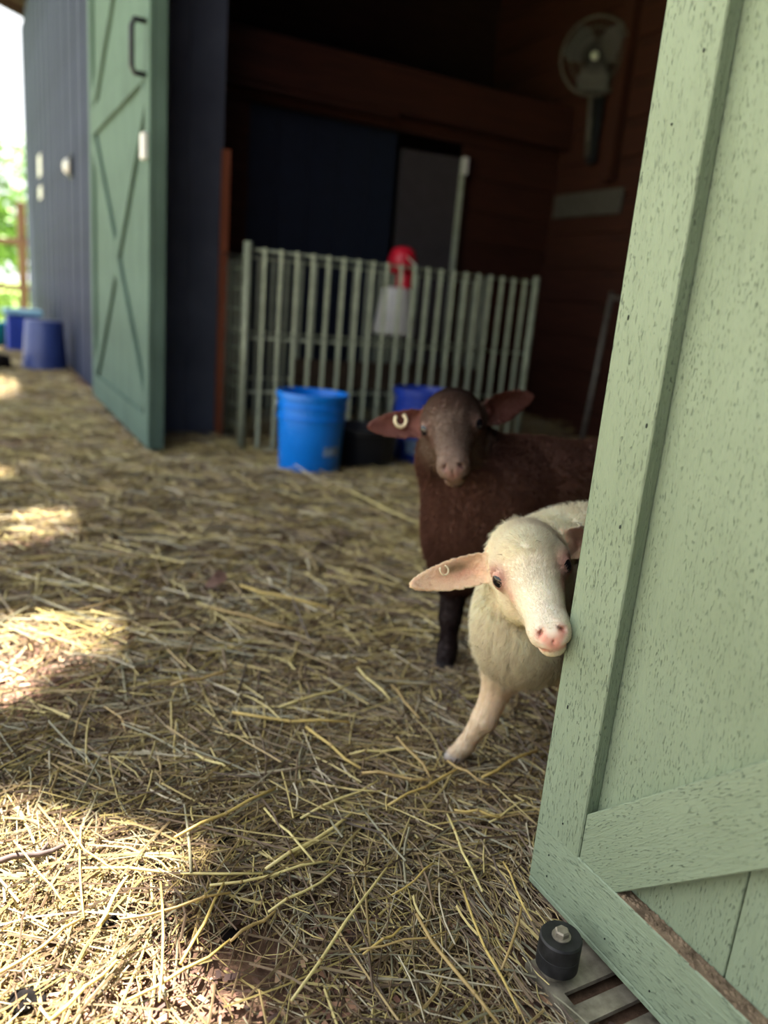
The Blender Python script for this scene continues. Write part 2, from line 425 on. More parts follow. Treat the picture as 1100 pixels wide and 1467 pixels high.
# diagonal brace with a mitred foot: polygon in the (y, z) plane
zr = ZB + 0.094
def poly_board(name, yz, x0, x1, mat, parent, ang):
    """flat prism; local x runs along the grain"""
    o0 = Vector((x0, yz[0][0], yz[0][1]))
    ex = Vector((0, math.cos(ang), math.sin(ang))); ez = Vector((-1, 0, 0)); ey = ez.cross(ex)
    bm = bmesh.new(); lo, hi = [], []
    for (yy, zz) in yz:
        for lst, xx in ((hi, x0), (lo, x1)):
            d = Vector((xx, yy, zz)) - o0; lst.append(bm.verts.new((d.dot(ex), d.dot(ey), d.dot(ez))))
    bm.faces.new(hi); bm.faces.new(lo[::-1]); n = len(yz)
    for i in range(n): bm.faces.new((hi[i], lo[i], lo[(i + 1) % n], hi[(i + 1) % n]))
    bmesh.ops.bevel(bm, geom=list(bm.edges), offset=0.0012, segments=1, affect='EDGES')
    M = Matrix((ex, ey, ez)).transposed().to_4x4(); M.translation = o0 - parent.location
    return link(name, bm_mesh(name, bm), mat, parent, M)
ys = YE - sw - 0.001
L = 1.45
poly_board('brace', [(ys, zr + 0.062), (ys, zr + 0.001), (ys - 0.062, zr + 0.001), (ys - 0.062 - L, zr + L * 0.99), (ys - L, zr + 0.062 + L * 0.99)], XD + 0.001, XD + T, GREEN, d1, math.radians(135))
# dirt caught on the rail's upper edge
nb = 900; DV, DF = [], []
for i in range(nb):
    yy = rng.uniform(-0.3, YE - sw - 0.065); cx = XD + 0.001 + rng.beta(2.2, 1.6) * 0.021
    s = rng.uniform(0.0012, 0.0038); a = rng.uniform(0, 6.28)
    b0 = len(DV); hz = s * rng.uniform(0.3, 0.8)
    for k in range(4):
        DV.append((min(XD + T - 0.0005, cx + s * math.cos(a + k * 1.57)), yy + 1.6 * s * math.sin(a + k * 1.57), zr + 0.0015))
    DV.append((min(XD + T - 0.001, cx), yy, zr + 0.002 + hz)); DF += [(b0, b0 + 1, b0 + 4), (b0 + 1, b0 + 2, b0 + 4), (b0 + 2, b0 + 3, b0 + 4), (b0 + 3, b0, b0 + 4)]
dd = link('dirt', newmesh('dirt', [Vector(v) - d1.location for v in DV], DF), DIRT, d1); dd['kind'] = 'stuff'
box('dust_layer', XD + 0.0015, XD + T, -1.0, YE - sw - 0.065, zr - 0.002, zr + 0.0021, DIRT, d1)
# nail holes and knots
for p in [(926, 610), (900, 455), (1008, 72), (962, 178), (813, 1013), (888, 755), (806, 1180), (786, 1225), (783, 1255), (866, 1345), (930, 1420)]:
    d = ray(p); t = (XD - 0.0004) / d[0]; q = CAM + t * d
    if q[2] < 0.2:
        r1, r2 = 0.0009, 0.0013
    else: r1, r2 = rng.uniform(0.0007, 0.0012), rng.uniform(0.0012, 0.003)
    V = [(-0.0006, r1 * math.cos(k * 0.785), r2 * math.sin(k * 0.785)) for k in range(8)] + [(0.003, r1 * math.cos(k * 0.785), r2 * math.sin(k * 0.785)) for k in range(8)]
    Fc = [tuple(range(8))] + [(k, (k + 1) % 8, 8 + (k + 1) % 8, 8 + k) for k in range(8)]
    o = link('nail_hole', newmesh('nail_hole', V, Fc), HOLE, d1); o.location = Vector(q) - d1.location

# stay roller at the foot of the near door
rl = thing('stay_roller', (0.569, 0.529, 0.0), label='black rubber door guide roller on a slotted steel ground plate', cat='roller')
x0, x1, ya, yb = 0.547, 0.70, 0.553, 0.20
bm = bmesh.new()
box_bm(x0, x0 + 0.012, yb, ya, 0.010, 0.016, 0.0, bm); box_bm(x1 - 0.012, x1, yb, ya, 0.010, 0.016, 0.0, bm)
box_bm(x0 + 0.012, x1 - 0.012, ya - 0.052, ya, 0.010, 0.016, 0.0, bm)
y = ya - 0.052
while y > yb + 0.03:
    box_bm(x0 + 0.012, x1 - 0.012, y - 0.040, y - 0.017, 0.010, 0.016, 0.0, bm); y -= 0.040
box_bm(x0 - 0.003, x0, yb, ya, 0.0, 0.016, 0.0, bm)
bmesh.ops.translate(bm, verts=bm.verts, vec=-rl.location)
link('slotted_plate', bm_mesh('slotted_plate', bm), STEEL, rl)
prof = [(0.0225, 0.026), (0.0245, 0.028), (0.0245, 0.0455), (0.0240, 0.0458), (0.0240, 0.0464), (0.0245, 0.0467), (0.0245, 0.0645), (0.0230, 0.067), (0.010, 0.0665)]
wheel = lathe_obj('rubber_wheel', prof, RUBBER, rl, (0, 0, 0), 48, False)
lathe_obj('spacer', [(0.012, 0.014), (0.014, 0.016), (0.014, 0.024), (0.011, 0.026)], STEEL, rl, (-0.004, 0, 0), 24)
lathe_obj('bolt_head', [(0.0085, 0.0665), (0.0085, 0.0735), (0.0070, 0.0755)], STEEL, wheel, (0, 0, 0), 6, False)
lathe_obj('washer', [(0.011, 0.066), (0.011, 0.068), (0.010, 0.0685)], STEEL, wheel, (0, 0, 0), 20)

# ================================================================== FAR SLIDING DOOR
XL = 0.66
d2 = thing('door_2', (XL, 3.43, 0.05), label='far green barn door with X bracing and a black pull handle', cat='door', kind='structure')
Y0, Y1, Z0, Z1 = 3.43, 5.21, 0.05, 2.73
sy = 0.10
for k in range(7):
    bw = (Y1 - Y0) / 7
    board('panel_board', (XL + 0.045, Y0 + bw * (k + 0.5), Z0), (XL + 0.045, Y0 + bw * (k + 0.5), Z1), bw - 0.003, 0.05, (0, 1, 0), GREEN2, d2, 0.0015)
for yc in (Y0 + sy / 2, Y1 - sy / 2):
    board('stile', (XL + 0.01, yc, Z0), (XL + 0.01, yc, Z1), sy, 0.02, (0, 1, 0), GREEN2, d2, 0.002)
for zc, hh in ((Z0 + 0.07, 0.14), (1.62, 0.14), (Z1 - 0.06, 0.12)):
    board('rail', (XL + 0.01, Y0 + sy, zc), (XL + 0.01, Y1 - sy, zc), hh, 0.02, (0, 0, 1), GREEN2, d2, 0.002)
def diag(a, b, x):
    board('brace', (x, a[0], a[1]), (x, b[0], b[1]), 0.11, 0.018, (0, (b[1] - a[1]), -(b[0] - a[0])), GREEN2, d2, 0.002)
diag((Y0 + sy + .03, Z0 + .17), (Y1 - sy - .03, 1.52), XL + 0.0105)
diag((Y1 - sy - .03, Z0 + .17), (Y0 + sy + .03, 1.52), XL + 0.0112)
diag((Y1 - sy - .03, 1.72), (Y0 + sy + .03, 2.58), XL + 0.0105)
tube_obj('pull_handle', [(XL + 0.005, 3.50, 1.555), (XL - 0.045, 3.50, 1.555), (XL - 0.055, 3.505, 1.58), (XL - 0.055, 3.505, 1.72), (XL - 0.045, 3.50, 1.745), (XL + 0.005, 3.50, 1.745)], 0.011, BLACKM, d2)
box('latch', XL - 0.022, XL, 3.45, 3.51, 1.24, 1.34, WHITEP, d2, 0.004)

# ================================================================== OUTSIDE, LEFT
ot = thing('outlet_box', (WX - 0.03, 6.87, 1.52), label='small round pale fixture on the slate siding', cat='fixture')
box('back_plate', WX - 0.02, WX - 0.001, 6.79, 6.95, 1.50, 1.66, BLACKM, ot, 0.004)
V, Fc = lathe([(0.055, 0), (0.058, 0.012), (0.045, 0.035), (0.02, 0.045)], 20)
o = link('cover', newmesh('cover', V, Fc, True), WHITEP, ot); o.rotation_euler = (0, -math.pi / 2, 0); o.location = (0.01, 0, 0.06)
for z0, z1, l in ((1.80, 2.02, 'upper small white notice on the far end of the siding'), (1.57, 1.70, 'lower small white notice on the far end of the siding')):
    t_ = thing('notice', (WX - 0.004, 9.9, z0), label=l, cat='sign', group='white notices on the siding')
    box('sheet', WX - 0.008, WX - 0.001, 9.72, 10.08, z0, z1, WHITEP, t_, 0.002)
    for k in range(3):
        box('fixing_strip', WX - 0.010, WX - 0.007, 9.74, 10.06, z0 + 0.02 + k * (z1 - z0 - 0.05) / 2, z0 + 0.03 + k * (z1 - z0 - 0.05) / 2, GALV, t_)
def bucket(name, loc, r0, r1, h, mat, label, cat='bucket', group=None, inverted=False, handle=True, band=True, hmat=None):
    t = thing(name, loc, 0, label, cat, group)
    prof = [(r0 * 0.96, 0.0), (r0, 0.008)]
    n = 5
    def rr(z): return r0 + (r1 - r0) * z / h
    prof += [(rr(h * 0.70), h * 0.70)]
    if band:
        prof += [(rr(h * .71) + 0.006, h * 0.705), (rr(h * .73) + 0.006, h * 0.725), (rr(h * .735), h * 0.73), (rr(h * .83), h * .83), (rr(h * .83) + 0.006, h * .835), (rr(h * .85) + 0.006, h * .85), (rr(h * .855), h * .855)]
    prof += [(r1, h * 0.94), (r1 + 0.007, h * 0.945), (r1 + 0.007, h), (r1 - 0.004, h), (r1 - 0.006, h * 0.97), (r0 - 0.006, 0.012)]
    o = lathe_obj('pail_body', prof, mat, t, (0, 0, 0), 40)
    if inverted:
        o.location.z = h; o.rotation_euler.x = math.pi
    if handle and not inverted:
        P = [( (r1 + 0.012) * math.cos(a), (r1 + 0.014) * math.sin(a) * 0.98, h * 0.9 - 0.14 * math.sin(a)) for a in np.linspace(0, math.pi, 13)]
        P = [Vector(p) + Vector(loc) for p in P]
        tube_obj('bail_handle', P, 0.003, hmat or GALV, t)
    return t
bk = bucket('bucket', (1.275, 3.06, 0.0), 0.130, 0.148, 0.37, BLUEP, 'bright blue tall plastic bucket beside the pen bars')
# faded white print on the blue bucket (curved decals)
def decal(parent, a0, a1, z0, z1, r_at, mat, name='printed_label'):
    n = 10; V, Fc = [], []
    for i in range(n + 1):
        a = a0 + (a1 - a0) * i / n
        for z in (z0, z1):
            r = r_at(z) + 0.0012; V.append((r * math.cos(a), r * math.sin(a), z))
    for i in range(n): Fc.append((2 * i, 2 * i + 2, 2 * i + 3, 2 * i + 1))
    return link(name, newmesh(name, V, Fc, True), mat, next(c for c in parent.children if c.name.startswith('pail_body')))
PRINT = mat_flat('faded_white_print', lin(150, 180, 215), 0.5, 0, 0.35, 40)
rb_ = lambda z: 0.130 + 0.018 * z / 0.37
decal(bk, math.radians(-88), math.radians(-52), 0.115, 0.155, rb_, PRINT)
decal(bk, math.radians(-84), math.radians(-60), 0.035, 0.048, rb_, PRINT)
decal(bk, math.radians(-92), math.radians(-86), 0.02, 0.06, rb_, PRINT)
decal(bk, math.radians(-56), math.radians(-51), 0.02, 0.06, rb_, PRINT)
b2 = bucket('bucket', (1.965, 3.30, 0.0), 0.125, 0.145, 0.37, NAVYP, 'dark blue plastic bucket half hidden behind the brown lamb')
decal(b2, math.radians(-150), math.radians(-95), 0.06, 0.13, lambda z: 0.125 + 0.02 * z / 0.37, PRINT)
tb = thing('feed_tub', (1.60, 3.20, 0), 0, 'low black rubber feed tub between the two blue buckets', 'tub')
lathe_obj('tub_body', [(0.13, 0), (0.14, 0.006), (0.165, 0.18), (0.176, 0.185), (0.176, 0.2), (0.160, 0.2), (0.135, 0.02)], BLACKP, tb, (0, 0, 0), 36)
for s in (-1, 1):
    tube_obj('rope_handle', [Vector((1.60 + s * 0.165, 3.20 - 0.05, 0.16)), Vector((1.60 + s * 0.20, 3.20 - 0.03, 0.175)), Vector((1.60 + s * 0.20, 3.20 + 0.03, 0.175)), Vector((1.60 + s * 0.165, 3.20 + 0.05, 0.16))], 0.008, BLACKP, tb)
bucket('bucket', (0.525, 7.08, 0.0), 0.145, 0.178, 0.40, SLATEP, 'slate blue bucket turned upside down against the siding', inverted=True)
sb = thing('storage_bin', (0.44, 8.75, 0), 0, 'blue storage bin with a pale lid behind the upturned bucket', 'bin')
bb_ = box('bin_body', 0.30, 0.60, 8.6, 9.0, 0, 0.36, NAVYP, sb, 0.015); box('bin_lid', 0.27, 0.63, 8.57, 9.03, 0.36, 0.41, PALEP, sb, 0.012)
for k in range(3): sub(box('bin_rib', 0.34 + k * 0.09, 0.37 + k * 0.09, 8.592, 8.602, 0.03, 0.34, NAVYP, sb), bb_)
tp = thing('basin', (0.16, 9.35, 0), 0, 'teal plastic basin at the left edge beyond the bins', 'basin')
lathe_obj('basin_body', [(0.14, 0), (0.15, 0.01), (0.19, 0.22), (0.205, 0.225), (0.205, 0.24), (0.185, 0.235), (0.145, 0.02)], TEALP, tp, (0, 0, 0), 28)
rk = link('stone', None if False else bm_mesh('stone', (lambda b: (bmesh.ops.create_icosphere(b, subdivisions=3, radius=0.1), b)[1])(bmesh.new()), True), CLOD)
for v in rk.data.vertices:
    v.co *= 1 + 0.12 * math.sin(v.co.x * 60) * math.cos(v.co.y * 45 + v.co.z * 30); v.co.z *= 0.7; v.co.y *= 1.3
rk.location = (0.17, 7.0, 0.055); tag(rk, 'dark rounded stone on the ground at the left edge', 'stone')
# far red-brown rail fence
FWOOD = mat_wood('faded_fence_wood', lin(96, 66, 58), lin(132, 96, 84))
ff = thing('rail_fence', (0.7, 13.0, 0), 0, 'reddish-brown post and rail fence beyond the barn end', 'fence')
for xx in (-3.3, -1.3, 0.70, 2.7): board('post', (xx, 13, -0.02), (xx, 13, 1.75), 0.12, 0.12, (1, 0, 0), FWOOD, ff, 0.006)
for zc in (0.55, 1.19): board('rail', (-3.4, 12.93, zc), (2.8, 12.93, zc), 0.09, 0.035, (0, 0, 1), FWOOD, ff, 0.004)

# ---- leaves helper
def leaf_mesh(name, P, size, cols, flat=0.6):
    n = len(P); P = np.asarray(P)
    d = rng.normal(size=(n, 3)); d[:, 2] *= flat; d /= np.linalg.norm(d, axis=1)[:, None]
    u = rng.normal(size=(n, 3)); u[:, 2] *= flat; u -= d * (u * d).sum(1)[:, None]; u /= np.linalg.norm(u, axis=1)[:, None]
    nrm = np.cross(d, u)
    s = size * rng.uniform(0.7, 1.3, n)[:, None]
    V = np.stack([P - d * s, P + u * s * 0.45 + nrm * s * 0.08, P + d * s, P - u * s * 0.45 + nrm * s * 0.08], 1).reshape(-1, 3)
    Fc = np.arange(n * 4).reshape(n, 4)
    return newmesh(name, V, Fc, False, np.repeat(cols, 4, 0))
def leafcols(n, a, b):
    a = np.array(lin(*a)[:3]); b = np.array(lin(*b)[:3]); t = rng.uniform(0, 1, (n, 1)); return a * (1 - t) + b * t
def far_tree(loc, h, r, label, n=5000, ca=(84, 118, 50), cb=(150, 182, 92)):
    t = thing('tree', loc, 0, label, 'tree', 'trees beyond the rail fence')
    tube_obj('trunk', [loc, Vector(loc) + Vector((0.1, 0, h * 0.3)), Vector(loc) + Vector((0, 0.1, h * 0.7))], [0.16, 0.12, 0.05], BARK, t)
    P = []
    for c in range(14):
        cc = np.array([rng.normal() * r * 0.5, rng.normal() * r * 0.5, h * rng.uniform(0.25, 0.95)])
        P.append(cc + rng.normal(size=(n // 14, 3)) * r * 0.28)
    P = np.concatenate(P); P[:, 2] = np.abs(P[:, 2])
    o = link('foliage', leaf_mesh('foliage', P, 0.11, leafcols(len(P), ca, cb)), LEAF, t); o['kind'] = 'stuff'
far_tree((0.3, 21.5, -0.03), 4.2, 1.4, 'nearest leafy tree seen past the end of the barn')
far_tree((3.2, 31, -0.03), 5.0, 1.6, 'leafy tree hidden mostly by the end of the barn')
far_tree((-2.6, 36, -0.03), 6.5, 1.8, 'leafy tree furthest left beyond the fence')
# meadow tufts
P = np.stack([rng.uniform(-2.5, 2.2, 5000), rng.uniform(13.3, 17.5, 5000), rng.uniform(0.02, 0.35, 5000)], -1)
o = link('meadow_grass', leaf_mesh('meadow_grass', P, 0.10, leafcols(5000, (110, 142, 66), (170, 190, 110)), 2.5), LEAF)
tag(o, 'tall green meadow grass around the far rail fence', 'grass', kind='stuff')

# ---- unseen shade tree over the yard: leaves left out to place sun patches
def lit(x, y):
    e = 0.05 * np.sin(y * 23) + 0.03 * np.sin(y * 51 + 2)
    a = (y > 0.40) & (y < 1.02 + 0.10 * np.sin(x * 17 + 1)) & (x < 0.24 + e)
    b = (y > 1.42) & (y < 1.76) & (x < 0.30 + e)
    c = (y > 2.28) & (y < 2.66) & (x < 0.30 + e)
    d = (y > 5.2) & (y < 6.3)
    f = (y > 3.1) & (y < 3.3) & (x < 0.1)
    g = (y > 8.8)
    return a | b | c | d | f | g
tr = thing('shade_tree', (-3.4, 6.6, 0), 0, 'unseen broadleaf shade tree over the yard, leaf gaps shaped to place the sun patches', 'tree')
tube_obj('trunk', [(-3.4, 6.6, -0.03), (-3.3, 6.55, 2.0), (-3.0, 6.4, 4.0), (-2.4, 6.0, 6.0)], [0.26, 0.2, 0.17, 0.09], BARK, tr)
for e in [(-0.6, 4.0, 6.3), (-1.0, 8.5, 6.2), (-2.0, 2.5, 6.1), (-1.0, 6.2, 6.6)]:
    tube_obj('branch', [(-3.0, 6.4, 4.2), (-3.0 + (e[0] + 3.0) * .5, 6.4 + (e[1] - 6.4) * .5, 5.4), e], [0.09, 0.06, 0.02], BARK, tr)
n = 16000
P = np.stack([rng.uniform(-2.1, -0.25, n), rng.uniform(1.4, 12.0, n), rng.uniform(5.7, 7.0, n)], -1)
gx = P[:, 0] - SUNV.x / SUNV.z * P[:, 2]; gy = P[:, 1] - SUNV.y / SUNV.z * P[:, 2]
P = P[~lit(gx, gy) | ((gy > 1.2) & (gy < 8.0) & (rng.uniform(size=n) < 0.09))]
o = link('foliage', leaf_mesh('foliage', P - np.array(tr.location), 0.10, leafcols(len(P), (70, 104, 44), (120, 156, 76)), 0.35), LEAF, tr); o['kind'] = 'stuff'

# ================================================================== PEN
def hurdle(a, b, h, nb, label, post_r=0.019):
    t = thing('pen_panel', (a[0], a[1], 0), 0, label, 'pen panel', 'steel bar panels of the pen')
    a = Vector((a[0], a[1], 0)); b = Vector((b[0], b[1], 0)); Z = Vector((0, 0, 1))
    V, Fc = tube([(0, 0, 0.02), (0, 0, h)], 0.0125, 4); mb = newmesh('upright_bar', V, Fc); mb.materials.append(FENCEM)
    for k in range(1, nb):
        o = link('upright_bar', mb, None, t); o.location = (b - a) * (k / nb); o.rotation_euler.z = 0.3
    for q in (a, b): tube_obj('end_post', [q, q + Z * (h + 0.02)], post_r, FENCEM, t, 10)
    for z in (0.03, h * 0.32, h * 0.58, h - 0.012):
        tube_obj('cross_rail', [a + Z * z + Vector((0, 0.014, 0)), b + Z * z + Vector((0, 0.014, 0))], 0.008, FENCEM, t, 6)
hurdle((1.105, 3.50), (2.80, 3.60), 0.955, 21, 'pale steel bar panel at the front of the pen behind the blue bucket')
hurdle((1.12, 4.12), (2.85, 4.18), 0.95, 21, 'dimmer steel bar panel at the rear of the pen', 0.016)
# small mesh piece left of the front post
ms = thing('wire_mesh', (1.0, 3.72, 0), 0, 'narrow piece of wire mesh between the jamb and the pen post', 'mesh')
for k in range(4):
    tube_obj('wire', [(1.105, 3.54 + 0.085 * k, 0.0), (1.105, 3.54 + 0.085 * k, 0.9)], 0.004, FENCEM, ms, 5)
for k in range(10):
    tube_obj('wire', [(1.105, 3.52, 0.05 + 0.09 * k), (1.105, 3.84, 0.05 + 0.09 * k)], 0.003, FENCEM, ms, 5)
# red and white hanging feeder behind the bars
fd = thing('poultry_drinker', (2.04, 3.78, 0.60), 0, 'white drinker with a red cap hanging behind the pen bars', 'drinker')
lathe_obj('jar', [(0.10, 0.0), (0.112, 0.01), (0.108, 0.05), (0.085, 0.18), (0.075, 0.24), (0.05, 0.25)], WHITEP, fd, (-0.02, 0, 0), 28)
lathe_obj('neck', [(0.045, 0.245), (0.045, 0.33), (0.04, 0.34)], REDP, fd, (0.02, 0, 0), 20)
lathe_obj('cap', [(0.05, 0.32), (0.072, 0.345), (0.078, 0.39), (0.06, 0.44), (0.03, 0.458), (0.01, 0.46)], REDP, fd, (0.0, 0, 0), 28)
tube_obj('hanger', [(2.04, 3.78, 1.055), (2.03, 3.70, 1.0), (2.03, 3.60, 0.955)], 0.004, GALV, fd, 6)
# low wooden hay rack in the pen
hr = thing('feed_trough', (2.1, 3.95, 0), 0, 'dim low wooden feed trough standing inside the pen', 'trough')
board('side_board', (1.55, 3.88, 0.36), (2.72, 3.88, 0.36), 0.14, 0.022, (0, 0, 1), DIMW, hr); board('side_board', (1.55, 4.02, 0.36), (2.72, 4.02, 0.36), 0.14, 0.022, (0, 0, 1), DIMW, hr)
board('base_board', (1.55, 3.95, 0.30), (2.72, 3.95, 0.30), 0.14, 0.02, (0, 1, 0), DIMW, hr)
for xx in (1.6, 2.67):
    for yy in (3.885, 4.015): board('leg', (xx, yy, 0), (xx, yy, 0.30), 0.045, 0.045, (1, 0, 0), DIMW, hr)

# ================================================================== FAN, SIGN, GATE at the back wall
fan = thing('wall_fan', (BX - 0.16, 4.16, 2.33), 0, 'round caged fan on a stem high on the back wall', 'fan')
ax = Vector((-0.72, -0.66, -0.2)).normalized(); q = ax.to_track_quat('Z', 'Y').to_matrix().to_4x4()
def fput(o): o.matrix_local = q; return o
for r, z, rr in ((0.215, 0.0, 0.007), (0.205, 0.04, 0.004), (0.15, 0.06, 0.003), (0.09, 0.068, 0.003)):
    P = [Vector((r * math.cos(a), r * math.sin(a), z)) for a in np.linspace(0, 2 * math.pi, 41)]
    V, Fc = tube(P, rr, 6, False); fput(link('cage_ring', newmesh('cage_ring', V, Fc, True), DIMM, fan))
V, Fc = tube([(0.215, 0, 0), (0.205, 0, 0.04), (0.12, 0, 0.066), (0.04, 0, 0.07)], 0.0022, 5); mw = newmesh('cage_wire', V, Fc, True); mw.materials.append(DIMM)
for k in range(36):
    o = link('cage_wire', mw, None, fan); o.matrix_local = q @ Matrix.Rotation(k * math.pi / 18, 4, 'Z')
V, Fc = lathe([(0.026, 0.055), (0.026, 0.075), (0.018, 0.085), (0.008, 0.088)], 20); fput(link('hub_badge', newmesh('hub_badge', V, Fc, True), GALV, fan))
BLADE = mat_flat('grey_fan_blade', lin(58, 56, 54), 0.5, 0.2)
for k in range(3):
    V = []; nn = 8
    for i in range(nn + 1):
        r = 0.04 + 0.145 * i / nn; wd = 0.05 + 0.05 * math.sin(math.pi * i / nn * 0.8)
        for s, zz in ((-1, -0.018), (1, 0.018)): V.append((r, s * wd, zz + 0.02))
    bl = link('blade', newmesh('blade', V, [(2 * i, 2 * i + 2, 2 * i + 3, 2 * i + 1) for i in range(nn)], True), BLADE, fan)
    bl.matrix_local = q @ Matrix.Rotation(k * 2.094 + 0.5, 4, 'Z')
V, Fc = lathe([(0.055, -0.10), (0.07, -0.09), (0.07, -0.01), (0.05, 0.0)], 20); fput(link('motor', newmesh('motor', V, Fc, True), BLACKM, fan))
tube_obj('stem', [(BX - 0.12, 4.2, 2.15), (BX - 0.07, 4.22, 1.78)], 0.02, DIMM, fan)
board('wall_bracket', (BX - 0.055, 4.2, 1.74), (BX - 0.055, 4.2, 2.30), 0.07, 0.03, (0, 1, 0), BLACKM, fan)
sg = thing('wall_board', (BX - 0.03, 4.2, 1.43), 0, 'plain pale board fixed to the back wall below the fan', 'board')
board('board_face', (BX - 0.035, 3.88, 1.50), (BX - 0.035, 4.53, 1.50), 0.15, 0.015, (0, 0, 1), DIMM, sg, 0.003)
for yy in (3.95, 4.46): board('fixing_batten', (BX - 0.022, yy, 1.42), (BX - 0.022, yy, 1.58), 0.04, 0.012, (0, 1, 0), DIMW, sg, 0.001)
gt = thing('leaning_panel', (3.25, 3.42, 0), 0, 'dim grey-green steel panel leaning near the back wall', 'panel')
for k in range(4):
    tube_obj('bar', [(3.12 + 0.05 * k, 3.40 - 0.13 * k, 0.0), (3.22 + 0.05 * k, 3.44 - 0.13 * k, 0.93)], 0.016, DIMM, gt)
for z in (0.05, 0.9): tube_obj('rail', [(3.125 + 0.1 * z, 3.40 + 0.04 * z, z), (3.275 + 0.1 * z, 3.01 + 0.04 * z, z)], 0.012, DIMM, gt)

# ================================================================== LAMBS (signed-distance bodies -> one continuous skin)
class Sdf:
    def __init__(s, lo, hi, h):
        s.lo = np.array(lo, np.float32); s.h = h
        s.n = np.ceil((np.array(hi) - lo) / h).astype(int) + 1
        s.f = np.full(s.n, 1.0, np.float32)
    def sub(s, lo, hi):
        a = np.maximum(0, np.floor((np.array(lo) - s.lo) / s.h).astype(int)); b = np.minimum(s.n, np.ceil((np.array(hi) - s.lo) / s.h).astype(int) + 1)
        if np.any(b <= a): return None
        g = [s.lo[i] + s.h * np.arange(a[i], b[i], dtype=np.float32) for i in range(3)]
        P = np.stack(np.meshgrid(*g, indexing='ij'), -1)
        return tuple(slice(a[i], b[i]) for i in range(3)), P
    def add(s, sl, d, k, cut=False):
        f = s.f[sl]
        if cut:
            d = -d; hh = np.maximum(k - np.abs(f - d), 0) / k; s.f[sl] = np.maximum(f, d) + hh * hh * k * 0.25
        else:
            hh = np.maximum(k - np.abs(f - d), 0) / k; s.f[sl] = np.minimum(f, d) - hh * hh * k * 0.25
    def cone(s, a, ra, b, rb, k=0.02, cut=False):
        a = np.array(a, np.float32); b = np.array(b, np.float32); m = max(ra, rb) + k + 3 * s.h
        q = s.sub(np.minimum(a, b) - m, np.maximum(a, b) + m)
        if q is None: return
        sl, P = q; ab = b - a; t = np.clip(((P - a) @ ab) / (ab @ ab), 0, 1)
        d = np.linalg.norm(P - a - t[..., None] * ab, axis=-1) - (ra + (rb - ra) * t)
        s.add(sl, d, k, cut)
    def ell(s, c, r, M=None, k=0.02, cut=False):
        c = np.array(c, np.float32); r = np.array(r, np.float32); m = r.max() + k + 3 * s.h
        q = s.sub(c - m, c + m)
        if q is None: return
        sl, P = q; L = P - c
        if M is not None: L = L @ np.array(M, np.float32)
        k0 = np.linalg.norm(L / r, axis=-1); k1 = np.linalg.norm(L / (r * r), axis=-1) + 1e-6
        s.add(sl, k0 * (k0 - 1) / k1, k, cut)
    def ear(s, b, tip, n, W, t=0.0042, cup=0.35, droop=0.0, k=0.010):
        b = np.array(b, np.float32); tip = np.array(tip, np.float32); L = np.linalg.norm(tip - b); a = (tip - b) / L
        n = np.array(n, np.float32); n = n - a * (n @ a); n /= np.linalg.norm(n); wv = np.cross(n, a)
        m = W + 0.03
        sl, P = s.sub(np.minimum(b, tip) - m, np.maximum(b, tip) + m)
        D = P - b; u = (D @ a) / L; ww = D @ wv; nn = D @ n
        uc = np.clip(u, 0.0, 1.0)
        hw = W * (0.50 * (1 - uc) ** 2 + np.maximum(np.sin(np.pi * uc ** 0.85), 0) ** 0.55) * 0.98 + 0.0015
        ctr = cup * ww * ww / W * (1.25 - 0.9 * uc) * 1.6 - 0.006 * np.sin(uc * np.pi) + droop * uc * uc
        tt = t * (1.2 - 0.35 * uc)
        q = np.sqrt((ww / hw) ** 4 + ((nn - ctr) / tt) ** 2)
        d = (q - 1) * np.minimum(tt, hw) * 0.8
        d = np.maximum(d, np.maximum(-u, u - 1) * L)
        s.add(sl, d, k)
        return a, n, wv, L
    def mesh(s):
        f = s.f; h = s.h; nx, ny, nz = f.shape
        neg = f < 0
        c = [(i, j, k) for i in (0, 1) for j in (0, 1) for k in (0, 1)]
        cnt = np.zeros((nx - 1, ny - 1, nz - 1), np.int8)
        for i, j, k in c: cnt += neg[i:nx - 1 + i, j:ny - 1 + j, k:nz - 1 + k]
        act = np.argwhere((cnt > 0) & (cnt < 8))
        idx = np.full(cnt.shape, -1, np.int32); idx[tuple(act.T)] = np.arange(len(act))
        vals = np.stack([f[act[:, 0] + i, act[:, 1] + j, act[:, 2] + k] for i, j, k in c], 1)
        cc = np.array(c, np.float32); acc = np.zeros((len(act), 3), np.float32); num = np.zeros(len(act), np.float32)
        for p in range(8):
            for r in range(p + 1, 8):
                if np.abs(cc[p] - cc[r]).sum() != 1: continue
                x = (vals[:, p] < 0) != (vals[:, r] < 0)
                t = vals[x, p] / (vals[x, p] - vals[x, r])
                acc[x] += cc[p] + t[:, None] * (cc[r] - cc[p]); num[x] += 1
        V = s.lo + h * (act + acc / num[:, None])
        Q = []
        for axn in range(3):
            sl0 = [slice(1, -1)] * 3; sl1 = [slice(1, -1)] * 3; sl0[axn] = slice(0, -1); sl1[axn] = slice(1, None)
            A = neg[tuple(sl0)]; B = neg[tuple(sl1)]; e = np.argwhere(A != B)
            if len(e) == 0: continue
            fl_ = A[tuple(e.T)]
            off = np.ones(3, int); off[axn] = 0; e = e + off
            o1, o2 = [(1, 2), (2, 0), (0, 1)][axn]
            def g(d1_, d2_):
                q = e.copy(); q[:, o1] -= d1_; q[:, o2] -= d2_; return idx[tuple(q.T)]
            quad = np.stack([g(1, 1), g(0, 1), g(0, 0), g(1, 0)], 1)
            quad[~fl_] = quad[~fl_][:, ::-1]
            Q.append(quad)
        Q = np.concatenate(Q); Q = Q[(Q >= 0).all(1)]
